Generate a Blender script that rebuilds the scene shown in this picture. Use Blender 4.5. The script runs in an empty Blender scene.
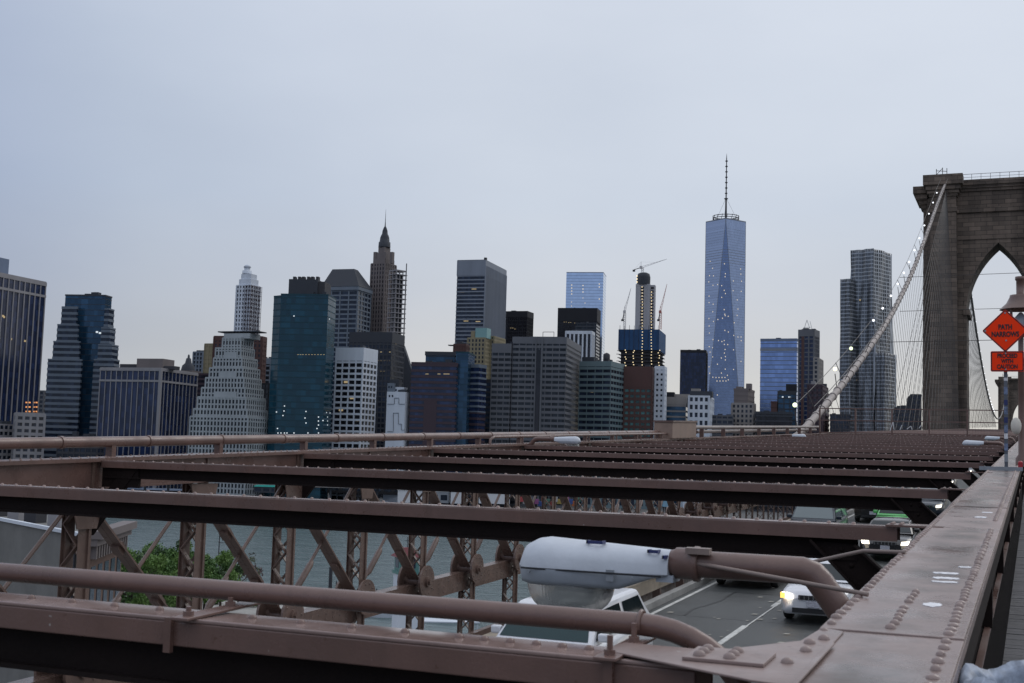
import bpy, math, random
from mathutils import Vector, Matrix
from math import radians as R, sin, cos, pi, atan2, sqrt, tan, floor
random.seed(7)
scene = bpy.context.scene
COL = scene.collection

# ---------------------------------------------------------------- camera
FPX, YAW, PIT, ROL = 1243.714, R(22.828), R(5.314), R(1.667)
SL = 0.034                                     # the bridge deck climbs 3.4 %
FW = Vector((-sin(YAW)*cos(PIT), cos(YAW)*cos(PIT), sin(PIT)))
_rt = Vector((cos(YAW), sin(YAW), 0)); _up = _rt.cross(FW)
RT = cos(ROL)*_rt + sin(ROL)*_up
UP = -sin(ROL)*_rt + cos(ROL)*_up
cam = bpy.data.cameras.new('camera'); camo = bpy.data.objects.new('camera', cam); COL.objects.link(camo)
camo.matrix_world = Matrix((( RT.x, UP.x, -FW.x, 0), (RT.y, UP.y, -FW.y, 0), (RT.z, UP.z, -FW.z, 0), (0, 0, 0, 1)))
cam.sensor_width = 36.0; cam.lens = FPX*36.0/1024.0
cam.clip_start = 0.05; cam.clip_end = 60000
cam.dof.use_dof = True; cam.dof.focus_distance = 60.0; cam.dof.aperture_fstop = 12.0
scene.camera = camo
def ray(x, y): return FW + RT*((x-512)/FPX) - UP*((y-341.5)/FPX)
def at_d(x, y, d): return ray(x, y)*d
def at_Z(x, y, z): q = ray(x, y); return q*(z/q.z)
def at_Y(x, y, Y): q = ray(x, y); return q*(Y/q.y)

# ---------------------------------------------------------------- sky, sun, exposure
SUN_EL, SUN_AZ = R(38), R(25)                  # behind the clouds, over Manhattan (azimuth from +Y towards +X)
world = bpy.data.worlds.new('World'); scene.world = world; world.use_nodes = True
wn, wl = world.node_tree.nodes, world.node_tree.links
bg = wn['Background']; bg.inputs['Strength'].default_value = 0.1
sky = wn.new('ShaderNodeTexSky'); sky.sky_type = 'NISHITA'; sky.sun_disc = False
sky.sun_elevation = SUN_EL; sky.sun_rotation = SUN_AZ
tc = wn.new('ShaderNodeTexCoord')
mp = wn.new('ShaderNodeMapping'); mp.inputs['Scale'].default_value = (1.0, 1.0, 2.6)
nz = wn.new('ShaderNodeTexNoise'); nz.inputs['Scale'].default_value = 2.2; nz.inputs['Detail'].default_value = 5; nz.inputs['Roughness'].default_value = 0.5
wl.new(tc.outputs['Generated'], mp.inputs['Vector']); wl.new(mp.outputs['Vector'], nz.inputs['Vector'])
cr = wn.new('ShaderNodeValToRGB')
cr.color_ramp.elements[0].position = 0.3; cr.color_ramp.elements[0].color = (0.86, 0.875, 0.90, 1)
cr.color_ramp.elements[1].position = 0.7; cr.color_ramp.elements[1].color = (1.0, 1.0, 1.0, 1)
wl.new(nz.outputs['Fac'], cr.inputs['Fac'])
sx = wn.new('ShaderNodeSeparateXYZ'); wl.new(tc.outputs['Generated'], sx.inputs['Vector'])
er = wn.new('ShaderNodeValToRGB'); er.color_ramp.interpolation = 'LINEAR'   # cloud deck brightness by height
e = er.color_ramp.elements
e[0].position = 0.0; e[0].color = (0.92, 0.80, 0.60, 1)
e[1].position = 1.0; e[1].color = (1.12, 1.17, 1.28, 1)
for p_, c_ in ((0.03, (0.76, 0.73, 0.67, 1)), (0.08, (0.66, 0.66, 0.665, 1)), (0.13, (0.635, 0.665, 0.72, 1)), (0.20, (0.63, 0.69, 0.785, 1)), (0.34, (0.71, 0.765, 0.86, 1)), (0.6, (0.90, 0.95, 1.05, 1))):
    q = e.new(p_); q.color = c_
wl.new(sx.outputs['Z'], er.inputs['Fac'])
mu = wn.new('ShaderNodeMixRGB'); mu.blend_type = 'MULTIPLY'; mu.inputs['Fac'].default_value = 1
wl.new(er.outputs['Color'], mu.inputs['Color1']); wl.new(cr.outputs['Color'], mu.inputs['Color2'])
sc_ = wn.new('ShaderNodeMixRGB'); sc_.blend_type = 'MULTIPLY'; sc_.inputs['Fac'].default_value = 1; sc_.inputs['Color2'].default_value = (10, 10, 10, 1)
wl.new(mu.outputs['Color'], sc_.inputs['Color1'])
az = wn.new('ShaderNodeMapRange'); az.interpolation_type = 'SMOOTHSTEP'; az.inputs['From Min'].default_value = -0.05; az.inputs['From Max'].default_value = -0.95; wl.new(sx.outputs['Y'], az.inputs['Value'])
eh = wn.new('ShaderNodeMapRange'); eh.interpolation_type = 'SMOOTHSTEP'; eh.inputs['From Min'].default_value = 0.75; eh.inputs['From Max'].default_value = 0.05; wl.new(sx.outputs['Z'], eh.inputs['Value'])
em = wn.new('ShaderNodeMath'); em.operation = 'MULTIPLY'; wl.new(az.outputs['Result'], em.inputs[0]); wl.new(eh.outputs['Result'], em.inputs[1])
ec = wn.new('ShaderNodeMixRGB'); ec.blend_type = 'MULTIPLY'; ec.inputs['Color2'].default_value = (0.38, 0.48, 0.68, 1); wl.new(em.outputs[0], ec.inputs['Fac']); wl.new(sc_.outputs['Color'], ec.inputs['Color1'])
sr = wn.new('ShaderNodeMapRange'); sr.inputs['From Min'].default_value = -1.0; sr.inputs['From Max'].default_value = 0.0; wl.new(sx.outputs['X'], sr.inputs['Value'])
lr = wn.new('ShaderNodeValToRGB'); q = lr.color_ramp.elements; q[0].position = 0.0; q[0].color = (1.0, 1.0, 1.02, 1); q[1].position = 0.60; q[1].color = (1, 1, 1, 1)   # heavier cloud to the south
for p_, c_ in ((0.10, (0.92, 0.94, 0.98, 1)), (0.22, (0.64, 0.69, 0.80, 1)), (0.28, (0.64, 0.69, 0.80, 1)), (0.37, (0.80, 0.835, 0.89, 1)), (0.50, (0.95, 0.96, 0.98, 1))):
    q2 = q.new(p_); q2.color = c_
wl.new(sr.outputs['Result'], lr.inputs['Fac'])
ls = wn.new('ShaderNodeMixRGB'); ls.blend_type = 'MULTIPLY'; ls.inputs['Fac'].default_value = 1; wl.new(ec.outputs['Color'], ls.inputs['Color1']); wl.new(lr.outputs['Color'], ls.inputs['Color2'])
hs = wn.new('ShaderNodeHueSaturation'); hs.inputs['Saturation'].default_value = 0.5; wl.new(sky.outputs['Color'], hs.inputs['Color'])
mx = wn.new('ShaderNodeMixRGB'); mx.inputs['Fac'].default_value = 0.94
wl.new(hs.outputs['Color'], mx.inputs['Color1']); wl.new(ls.outputs['Color'], mx.inputs['Color2'])
wl.new(mx.outputs['Color'], bg.inputs['Color'])
sun = bpy.data.lights.new('sun', 'SUN'); sun.energy = 0.5; sun.angle = R(30); sun.color = (1.0, 0.95, 0.88)
suno = bpy.data.objects.new('sun', sun); COL.objects.link(suno)
sd = Vector((sin(SUN_AZ)*cos(SUN_EL), cos(SUN_AZ)*cos(SUN_EL), sin(SUN_EL)))
suno.rotation_euler = sd.to_track_quat('Z', 'Y').to_euler()
scene.view_settings.view_transform = 'Standard'; scene.view_settings.look = 'None'
scene.view_settings.exposure = 0.0; scene.view_settings.gamma = 1.0
scene.render.engine = 'CYCLES'
scene.cycles.use_denoising = True
scene.cycles.max_bounces = 6; scene.cycles.sample_clamp_indirect = 4.0

# ---------------------------------------------------------------- materials
def mat(name, col, rough=0.6, metal=0.0, var=0.0, vscale=3.0, bump=0.0, bscale=40.0, spec=None, emit=None, estr=0.0, coat=0.0, streak=False):
    m = bpy.data.materials.new(name); m.use_nodes = True
    n, l = m.node_tree.nodes, m.node_tree.links
    b = n['Principled BSDF']
    b.inputs['Base Color'].default_value = (*col, 1); b.inputs['Roughness'].default_value = rough; b.inputs['Metallic'].default_value = metal
    if spec is not None: b.inputs['Specular IOR Level'].default_value = spec
    if coat: b.inputs['Coat Weight'].default_value = coat
    if emit: b.inputs['Emission Color'].default_value = (*emit, 1); b.inputs['Emission Strength'].default_value = estr
    if var or bump:
        t = n.new('ShaderNodeTexCoord')
        vec = t.outputs['Object']
        if streak:
            mp_ = n.new('ShaderNodeMapping'); mp_.inputs['Scale'].default_value = (1, 1, 0.12); l.new(vec, mp_.inputs['Vector']); vec = mp_.outputs['Vector']
    if var:
        a = n.new('ShaderNodeTexNoise'); a.inputs['Scale'].default_value = vscale; a.inputs['Detail'].default_value = 8; a.inputs['Roughness'].default_value = 0.65
        l.new(vec, a.inputs['Vector'])
        r = n.new('ShaderNodeValToRGB'); r.color_ramp.elements[0].position = 0.3; r.color_ramp.elements[1].position = 0.72
        r.color_ramp.elements[0].color = (*[c*(1-var) for c in col], 1); r.color_ramp.elements[1].color = (*[min(1, c*(1+var)) for c in col], 1)
        l.new(a.outputs['Fac'], r.inputs['Fac']); l.new(r.outputs['Color'], b.inputs['Base Color'])
        rr = n.new('ShaderNodeMapRange'); rr.inputs['To Min'].default_value = max(0.03, rough-0.12); rr.inputs['To Max'].default_value = min(1, rough+0.15)
        l.new(a.outputs['Fac'], rr.inputs['Value']); l.new(rr.outputs['Result'], b.inputs['Roughness'])
    if bump:
        a2 = n.new('ShaderNodeTexNoise'); a2.inputs['Scale'].default_value = bscale; a2.inputs['Detail'].default_value = 4
        l.new(t.outputs['Object'], a2.inputs['Vector'])
        bp = n.new('ShaderNodeBump'); bp.inputs['Strength'].default_value = bump; bp.inputs['Distance'].default_value = 0.02
        l.new(a2.outputs['Fac'], bp.inputs['Height']); l.new(bp.outputs['Normal'], b.inputs['Normal'])
    return m

def weather(m, amt=1.0):
    n, l = m.node_tree.nodes, m.node_tree.links; b = n['Principled BSDF']; src = b.inputs['Base Color'].links[0].from_socket
    t = n.new('ShaderNodeTexCoord'); g = n.new('ShaderNodeNewGeometry')
    def nz_(vec, scale, det, lo, hi, rgh=0.65):
        q = n.new('ShaderNodeTexNoise'); q.inputs['Scale'].default_value = scale; q.inputs['Detail'].default_value = det; q.inputs['Roughness'].default_value = rgh; l.new(vec, q.inputs['Vector'])
        r = n.new('ShaderNodeMapRange'); r.inputs['From Min'].default_value = lo; r.inputs['From Max'].default_value = hi; l.new(q.outputs['Fac'], r.inputs['Value']); return r.outputs['Result']
    def mix_(fac, k, c, col):
        f = n.new('ShaderNodeMath'); f.operation = 'MULTIPLY'; f.inputs[1].default_value = k*amt; l.new(fac, f.inputs[0])
        x = n.new('ShaderNodeMixRGB'); x.inputs['Color2'].default_value = (*col, 1); l.new(f.outputs[0], x.inputs['Fac']); l.new(c, x.inputs['Color1']); return x.outputs['Color']
    P = g.outputs['Position']
    mp_ = n.new('ShaderNodeMapping'); mp_.inputs['Scale'].default_value = (6, 6, 0.7); l.new(P, mp_.inputs['Vector'])
    c = mix_(nz_(P, 1.4, 6, 0.45, 0.7), 0.45, src, (0.075, 0.05, 0.042))          # grime
    c = mix_(nz_(mp_.outputs['Vector'], 1.6, 4, 0.56, 0.72), 0.40, c, (0.085, 0.052, 0.04))   # run marks
    c = mix_(nz_(P, 26, 5, 0.66, 0.72), 0.7, c, (0.075, 0.032, 0.018))            # rust specks
    c = mix_(nz_(P, 17, 3, 0.735, 0.76), 0.6, c, (0.42, 0.40, 0.38))              # chips and droppings
    l.new(c, b.inputs['Base Color'])
    r2 = n.new('ShaderNodeMapRange'); r2.inputs['To Min'].default_value = 0.18; r2.inputs['To Max'].default_value = 0.46; l.new(nz_(P, 2.3, 6, 0.35, 0.65), r2.inputs['Value']); l.new(r2.outputs['Result'], b.inputs['Roughness'])
def dirt_band(m, x0, x1, xh, col):
    n, l = m.node_tree.nodes, m.node_tree.links; b = n['Principled BSDF']; src = b.inputs['Base Color'].links[0].from_socket
    t = n.new('ShaderNodeTexCoord'); s = n.new('ShaderNodeSeparateXYZ'); l.new(t.outputs['Object'], s.inputs[0])
    k = n.new('ShaderNodeMapRange'); k.interpolation_type = 'SMOOTHSTEP'; k.inputs['From Min'].default_value = x0; k.inputs['From Max'].default_value = x1; k.inputs['To Min'].default_value = 1; k.inputs['To Max'].default_value = 0
    d = n.new('ShaderNodeMath'); d.operation = 'SUBTRACT'; d.inputs[1].default_value = xh; l.new(s.outputs['X'], d.inputs[0]); a = n.new('ShaderNodeMath'); a.operation = 'ABSOLUTE'; l.new(d.outputs[0], a.inputs[0]); l.new(a.outputs[0], k.inputs['Value'])
    q = n.new('ShaderNodeTexNoise'); q.inputs['Scale'].default_value = 1.3; q.inputs['Detail'].default_value = 9; q.inputs['Roughness'].default_value = 0.7; l.new(t.outputs['Object'], q.inputs['Vector'])
    r = n.new('ShaderNodeMapRange'); r.inputs['From Min'].default_value = 0.40; r.inputs['From Max'].default_value = 0.56; l.new(q.outputs['Fac'], r.inputs['Value'])
    e = n.new('ShaderNodeMath'); e.operation = 'MULTIPLY'; l.new(k.outputs['Result'], e.inputs[0]); l.new(r.outputs['Result'], e.inputs[1])
    x = n.new('ShaderNodeMixRGB'); x.inputs['Color2'].default_value = (*col, 1); l.new(e.outputs[0], x.inputs['Fac']); l.new(src, x.inputs['Color1']); l.new(x.outputs['Color'], b.inputs['Base Color'])
def glass(name, col, fp=3.8, bay=2.5, var=0.5, rough=0.12, spec=0.5, metal=0.0, z0=0.0):
    """curtain wall: every pane (bay x floor) gets a slightly different tint and tilt"""
    m = bpy.data.materials.new(name); m.use_nodes = True
    n, l = m.node_tree.nodes, m.node_tree.links
    b = n['Principled BSDF']; b.inputs['Roughness'].default_value = rough; b.inputs['Specular IOR Level'].default_value = spec; b.inputs['Metallic'].default_value = metal
    t = n.new('ShaderNodeTexCoord'); s = n.new('ShaderNodeSeparateXYZ'); l.new(t.outputs['Object'], s.inputs['Vector'])
    def M(op, a, c):
        q = n.new('ShaderNodeMath'); q.operation = op
        for i, v in enumerate((a, c)):
            if v is None: continue
            if isinstance(v, (int, float)): q.inputs[i].default_value = v
            else: l.new(v, q.inputs[i])
        return q.outputs[0]
    u = M('FLOOR', M('DIVIDE', M('ADD', s.outputs['X'], s.outputs['Y']), bay), None)
    v = M('FLOOR', M('DIVIDE', M('ADD', s.outputs['Z'], z0), fp), None)
    c = n.new('ShaderNodeCombineXYZ'); l.new(u, c.inputs[0]); l.new(v, c.inputs[1])
    w = n.new('ShaderNodeTexWhiteNoise'); w.noise_dimensions = '3D'; l.new(c.outputs[0], w.inputs['Vector'])
    a = n.new('ShaderNodeTexNoise'); a.inputs['Scale'].default_value = 0.03; l.new(t.outputs['Object'], a.inputs['Vector'])
    mixv = M('ADD', M('MULTIPLY', M('POWER', w.outputs['Value'], 2.0), 0.6), M('MULTIPLY', a.outputs['Fac'], 0.4))
    r = n.new('ShaderNodeValToRGB'); r.color_ramp.elements[0].color = (*[x*(1-var) for x in col], 1); r.color_ramp.elements[1].color = (*[min(1, x*(1+(3.2 if metal < .5 else 1.6)*var)) for x in col], 1)
    l.new(mixv, r.inputs['Fac']); l.new(r.outputs['Color'], b.inputs['Base Color'])
    return m

PAINT = mat('bridge paint', (0.15, 0.087, 0.071), 0.42, var=0.16, vscale=3, bump=0.06, bscale=90)
PAINT_TOP = mat('worn bridge paint', (0.165, 0.10, 0.083), 0.36, var=0.2, vscale=2.2, bump=0.06, bscale=90)
PAINT_DK = mat('shaded bridge paint', (0.014, 0.009, 0.008), 0.75, spec=0.15, var=0.3, vscale=3, bump=0.2)  # bridge paint with the shade of the recesses put into its colour
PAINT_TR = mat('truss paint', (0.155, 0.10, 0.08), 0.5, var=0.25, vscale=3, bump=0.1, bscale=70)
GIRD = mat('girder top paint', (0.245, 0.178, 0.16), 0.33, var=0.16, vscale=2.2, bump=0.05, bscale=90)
dirt_band(GIRD, 0.05, 0.16, -0.36, (0.085, 0.062, 0.052))
WET_LIT = mat('damp toplit flange paint', (0.24, 0.165, 0.145), 0.3, var=0.18, vscale=2.2)  # damp gloss, plus sky sheen on the flange tops painted in as lighter colour
for _m in (PAINT, PAINT_TOP, PAINT_TR, GIRD, WET_LIT): weather(_m, 1.0)
for _l in [x for x in WET_LIT.node_tree.nodes if x.type == 'MAP_RANGE' and abs(x.inputs['To Max'].default_value-0.46) < 1e-3]: _l.inputs['To Min'].default_value = 0.1; _l.inputs['To Max'].default_value = 0.32
ROD = mat('rod paint', (0.2, 0.15, 0.13), 0.45, var=0.2)
ASPH = mat('asphalt', (0.05, 0.054, 0.053), 0.5, var=0.4, vscale=0.9, bump=0.4, bscale=60)
LINE = mat('road paint', (0.55, 0.55, 0.52), 0.7, var=0.35, vscale=4)
CONC = mat('concrete', (0.3, 0.295, 0.28), 0.85, var=0.3, vscale=0.8, bump=0.2, bscale=20)
STEEL = mat('galvanised steel', (0.3, 0.32, 0.34), 0.45, 0.6, var=0.2)
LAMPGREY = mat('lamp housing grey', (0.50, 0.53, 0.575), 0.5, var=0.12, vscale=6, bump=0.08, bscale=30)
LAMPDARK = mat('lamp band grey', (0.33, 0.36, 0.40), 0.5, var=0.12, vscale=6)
BOWL = mat('prismatic lamp bowl', (0.55, 0.57, 0.56), 0.22, spec=0.6)
BOWL.node_tree.nodes['Principled BSDF'].inputs['Transmission Weight'].default_value = 0.75
_n, _l = BOWL.node_tree.nodes, BOWL.node_tree.links; _t = _n.new('ShaderNodeTexCoord'); _w = _n.new('ShaderNodeTexWave'); _w.inputs['Scale'].default_value = 22; _w.inputs['Distortion'].default_value = 0.4; _b = _n.new('ShaderNodeBump'); _b.inputs['Strength'].default_value = 0.06; _b.inputs['Distance'].default_value = 0.01
_l.new(_t.outputs['Object'], _w.inputs['Vector']); _l.new(_w.outputs['Fac'], _b.inputs['Height']); _l.new(_b.outputs['Normal'], _n['Principled BSDF'].inputs['Normal'])
INK = mat('blue marker ink', (0.02, 0.03, 0.12), 0.5)
WHITEP = mat('white paint splash', (0.66, 0.66, 0.68), 0.6, var=0.3, vscale=40)
WOOD = mat('weathered boards', (0.085, 0.082, 0.085), 0.8, var=0.45, vscale=5, bump=0.4, bscale=30)
STAYW = mat('stay wire', (0.03, 0.026, 0.024), 0.6)
WIRE = mat('dark wire', (0.07, 0.062, 0.06), 0.5, 0.5)
CABLE = mat('cable wrapping', (0.30, 0.26, 0.24), 0.6, var=0.25, vscale=1.0)
ORANGE = mat('orange sign sheeting', (1.0, 0.05, 0.008), 0.7, spec=0.15)
BLACK = mat('black print', (0.012, 0.012, 0.014), 0.5)
STICK = mat('sticker paper', (0.14, 0.18, 0.28), 0.6, var=0.6, vscale=20)
GLOBE = mat('glowing globe', (0.9, 0.9, 0.95), 0.3, emit=(0.93, 0.96, 1.0), estr=1.6)
GLOBEW = mat('warm glowing globe', (0.9, 0.85, 0.7), 0.3, emit=(1.0, 0.85, 0.5), estr=2.0)
GLOBEG = mat('greenish globe', (0.9, 0.9, 0.7), 0.3, emit=(0.85, 1.0, 0.55), estr=1.6)
LITW = mat('lit window', (0.5, 0.45, 0.35), 0.5, emit=(1.0, 0.86, 0.66), estr=0.6)
LITC = mat('cool lit window', (0.5, 0.5, 0.5), 0.5, emit=(0.85, 0.95, 1.0), estr=0.65)
LITO = mat('orange lit window', (0.5, 0.3, 0.1), 0.5, emit=(1.0, 0.38, 0.14), estr=0.7)
LITD = mat('dim lit window', (0.4, 0.3, 0.15), 0.5, emit=(1.0, 0.75, 0.4), estr=0.28)
BULB = mat('site lamp', (0.6, 0.5, 0.3), 0.5, emit=(1.0, 0.80, 0.48), estr=1.3)
HEADL = mat('headlight on', (0.9, 0.9, 0.9), 0.2, emit=(1.0, 0.90, 0.72), estr=3.5)
SIGNALL = mat('amber lamp on', (0.9, 0.5, 0.1), 0.2, emit=(1.0, 0.52, 0.10), estr=2.0)
TYRE = mat('tyre rubber', (0.015, 0.015, 0.015), 0.8)
RIM = mat('wheel rim', (0.35, 0.36, 0.38), 0.35, 0.8)
CARGLASS = mat('car glass', (0.012, 0.02, 0.023), 0.05, spec=0.28)
TEALGLASS = mat('windscreen glass', (0.015, 0.045, 0.05), 0.08, spec=0.3)
CHROME = mat('chrome', (0.6, 0.6, 0.6), 0.15, 1.0)
PLATE = mat('number plate', (0.5, 0.5, 0.55), 0.5, var=0.3, vscale=30)
TRIM = mat('black trim', (0.02, 0.02, 0.022), 0.5)

# ---------------------------------------------------------------- mesh helpers
class MB:
    def __init__(s): s.v = []; s.f = []; s.m = []; s.s = []
    def add(s, vs, fs, m=0, sm=False):
        o = len(s.v); s.v += [tuple(p) for p in vs]
        for f in fs: s.f.append([o+i for i in f]); s.m.append(m); s.s.append(sm)
        return s
    def box(s, x0, x1, y0, y1, z0, z1, m=0):
        v = [(x0,y0,z0),(x1,y0,z0),(x1,y1,z0),(x0,y1,z0),(x0,y0,z1),(x1,y0,z1),(x1,y1,z1),(x0,y1,z1)]
        return s.add(v, [(0,3,2,1),(4,5,6,7),(0,1,5,4),(1,2,6,5),(2,3,7,6),(3,0,4,7)], m)
    def frustum(s, x0, x1, y0, y1, z0, X0, X1, Y0, Y1, z1, m=0):
        v = [(x0,y0,z0),(x1,y0,z0),(x1,y1,z0),(x0,y1,z0),(X0,Y0,z1),(X1,Y0,z1),(X1,Y1,z1),(X0,Y1,z1)]
        return s.add(v, [(0,3,2,1),(4,5,6,7),(0,1,5,4),(1,2,6,5),(2,3,7,6),(3,0,4,7)], m)
    def bar(s, p, q, w, h, up=(0,0,1), m=0):
        p, q = Vector(p), Vector(q); d = (q-p).normalized(); u = Vector(up)
        a = d.cross(u)
        if a.length < 1e-4: a = d.cross(Vector((1,0,0)))
        a.normalize(); b = a.cross(d).normalized(); a = a*(w/2); b = b*(h/2)
        v = [p-a-b, p+a-b, p+a+b, p-a+b, q-a-b, q+a-b, q+a+b, q-a+b]
        return s.add(v, [(0,1,2,3),(7,6,5,4),(0,4,5,1),(1,5,6,2),(2,6,7,3),(3,7,4,0)], m)
    def tube(s, pts, r, n=10, caps=True, m=0, sm=True):
        pts = [Vector(p) for p in pts]; rs = r if isinstance(r, (list, tuple)) else [r]*len(pts)
        d0 = (pts[1]-pts[0]).normalized(); a = d0.orthogonal().normalized(); vs = []
        for i, p in enumerate(pts):
            if i == 0: d = d0
            elif i == len(pts)-1: d = (pts[i]-pts[i-1]).normalized()
            else: d = ((pts[i+1]-pts[i]).normalized()+(pts[i]-pts[i-1]).normalized()).normalized()
            a = (a-d*a.dot(d)).normalized(); b = d.cross(a)
            for k in range(n): t = 2*pi*k/n; vs.append(p+(a*cos(t)+b*sin(t))*rs[i])
        fs = []
        for i in range(len(pts)-1):
            for k in range(n): fs.append((i*n+k, i*n+(k+1)%n, (i+1)*n+(k+1)%n, (i+1)*n+k))
        s.add(vs, fs, m, sm)
        if caps:
            s.add(vs[:n][::-1], [tuple(range(n))], m); s.add(vs[-n:], [tuple(range(n))], m)
        return s
    def cyl(s, p, q, r0, r1=None, n=16, m=0, sm=True): return s.tube([p, q], [r0, r0 if r1 is None else r1], n, True, m, sm)
    def lathe(s, prof, c=(0,0,0), n=20, m=0, sm=True):
        vs = []; c = Vector(c)
        for r, z in prof:
            for k in range(n): t = 2*pi*k/n; vs.append((c.x+r*cos(t), c.y+r*sin(t), c.z+z))
        fs = []
        for i in range(len(prof)-1):
            for k in range(n): fs.append((i*n+k, i*n+(k+1)%n, (i+1)*n+(k+1)%n, (i+1)*n+k))
        return s.add(vs, fs, m, sm)
    def dome(s, c, r, h, n=8, m=0, ax=2):
        c = Vector(c); pr = [(1,0),(0.86,0.5),(0.5,0.87),(0.001,1)] if n > 6 else [(1,0),(0.7,0.75),(0.001,1)]
        vs = []
        for rr, zz in pr:
            for k in range(n):
                t = 2*pi*k/n; q = (rr*r*cos(t), rr*r*sin(t), zz*h)
                if ax == 1: q = (q[0], -q[2], q[1])
                if ax == 0: q = (q[2], q[0], q[1])
                vs.append(c+Vector(q))
        fs = []
        for i in range(len(pr)-1):
            for k in range(n): fs.append((i*n+k, i*n+(k+1)%n, (i+1)*n+(k+1)%n, (i+1)*n+k))
        return s.add(vs, fs, m, True)
    def sphere(s, c, r, n=12, k=8, m=0, sz=1.0):
        return s.lathe([(max(1e-4, r*sin(pi*i/k)), -r*sz*cos(pi*i/k)) for i in range(k+1)], c, n, m)
    def prism(s, poly, z0, z1, m=0):
        n = len(poly); v = [(x,y,z0) for x,y in poly]+[(x,y,z1) for x,y in poly]
        return s.add(v, [tuple(range(n))[::-1], tuple(range(n,2*n))]+[(i,(i+1)%n,n+(i+1)%n,n+i) for i in range(n)], m)
    def shear(s, f=SL): s.v = [(x,y,z+f*y) for x,y,z in s.v]; return s
    def build(s, name, mats, parent=None, loc=None, bevel=0.0, kind=None):
        me = bpy.data.meshes.new(name); me.from_pydata(s.v, [], s.f)
        for q in (mats if isinstance(mats, (list, tuple)) else [mats]): me.materials.append(q)
        me.polygons.foreach_set('material_index', s.m); me.polygons.foreach_set('use_smooth', s.s); me.update()
        o = bpy.data.objects.new(name, me); COL.objects.link(o)
        if parent: o.parent = parent
        if loc is not None: o.location = loc
        if kind: o['kind'] = kind
        if bevel:
            b = o.modifiers.new('bevel', 'BEVEL'); b.width = bevel; b.segments = 2; b.limit_method = 'ANGLE'
        return o
def dk(x, y, z): return Vector((x, y, z+SL*y))
def tag(o, label, cat, group=None):
    o['label'] = label; o['category'] = cat
    if group: o['group'] = group
    return o
def empty(name, loc=(0,0,0), rot=(0,0,0)):
    o = bpy.data.objects.new(name, None); COL.objects.link(o); o.location = loc; o.rotation_euler = rot; o.empty_display_size = 0.3
    return o
def part_copy(src, parent=None, loc=None, rot=None):
    o = src.copy(); COL.objects.link(o); o.parent = parent
    if loc is not None: o.location = loc
    if rot is not None: o.rotation_euler = rot
    return o
def tree_copy(o, parent=None):
    kids = list(o.children); c = o.copy(); COL.objects.link(c); c.parent = parent
    for k in kids: tree_copy(k, c)
    return c
def struct(o): o['kind'] = 'structure'; return o
ORD = ['first','second','third','fourth','fifth','sixth','seventh','eighth','ninth','tenth','eleventh','twelfth','thirteenth','fourteenth','fifteenth']

# ================================================================= SETTING: water, land, road
WZ, GZ, MZ = -34.7, -32.0, -32.0
wm = bpy.data.materials.new('river water'); wm.use_nodes = True
n, l = wm.node_tree.nodes, wm.node_tree.links
b = n['Principled BSDF']; b.inputs['Base Color'].default_value = (0.05, 0.088, 0.092, 1); b.inputs['Roughness'].default_value = 0.16; b.inputs['IOR'].default_value = 1.33
t = n.new('ShaderNodeTexCoord'); mp_ = n.new('ShaderNodeMapping'); mp_.inputs['Scale'].default_value = (0.5, 0.9, 1); mp_.inputs['Rotation'].default_value = (0, 0, 0.5)
a1 = n.new('ShaderNodeTexNoise'); a1.inputs['Scale'].default_value = 0.11; a1.inputs['Detail'].default_value = 9; a1.inputs['Roughness'].default_value = 0.62
bp = n.new('ShaderNodeBump'); bp.inputs['Strength'].default_value = 0.7; bp.inputs['Distance'].default_value = 2.2
mp3 = n.new('ShaderNodeMapping'); mp3.inputs['Scale'].default_value = (0.05, 0.35, 1); mp3.inputs['Rotation'].default_value = (0, 0, 0.45)
a3 = n.new('ShaderNodeTexNoise'); a3.inputs['Scale'].default_value = 1.0; a3.inputs['Detail'].default_value = 7; a3.inputs['Roughness'].default_value = 0.6; l.new(t.outputs['Object'], mp3.inputs['Vector']); l.new(mp3.outputs['Vector'], a3.inputs['Vector'])
r3 = n.new('ShaderNodeValToRGB'); r3.color_ramp.elements[0].position = 0.35; r3.color_ramp.elements[0].color = (0.05,0.078,0.082,1); r3.color_ramp.elements[1].position = 0.65; r3.color_ramp.elements[1].color = (0.11,0.155,0.155,1); l.new(a3.outputs['Fac'], r3.inputs['Fac']); l.new(r3.outputs['Color'], b.inputs['Base Color'])
r4 = n.new('ShaderNodeMapRange'); r4.inputs['From Min'].default_value = 0.35; r4.inputs['From Max'].default_value = 0.65; r4.inputs['To Min'].default_value = 0.34; r4.inputs['To Max'].default_value = 0.12; l.new(a3.outputs['Fac'], r4.inputs['Value']); l.new(r4.outputs['Result'], b.inputs['Roughness'])
l.new(t.outputs['Object'], mp_.inputs['Vector']); l.new(mp_.outputs['Vector'], a1.inputs['Vector']); l.new(a1.outputs['Fac'], bp.inputs['Height']); l.new(bp.outputs['Normal'], b.inputs['Normal'])
struct(MB().add([(-30000,-30000,WZ),(30000,-30000,WZ),(30000,30000,WZ),(-30000,30000,WZ)], [(0,1,2,3)]).build('river_water', wm))
GRND = mat('brooklyn ground', (0.16, 0.155, 0.145), 0.9, var=0.35, vscale=0.06)
GRNDM = mat('manhattan ground', (0.1, 0.1, 0.1), 0.9, var=0.3, vscale=0.02)
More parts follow.
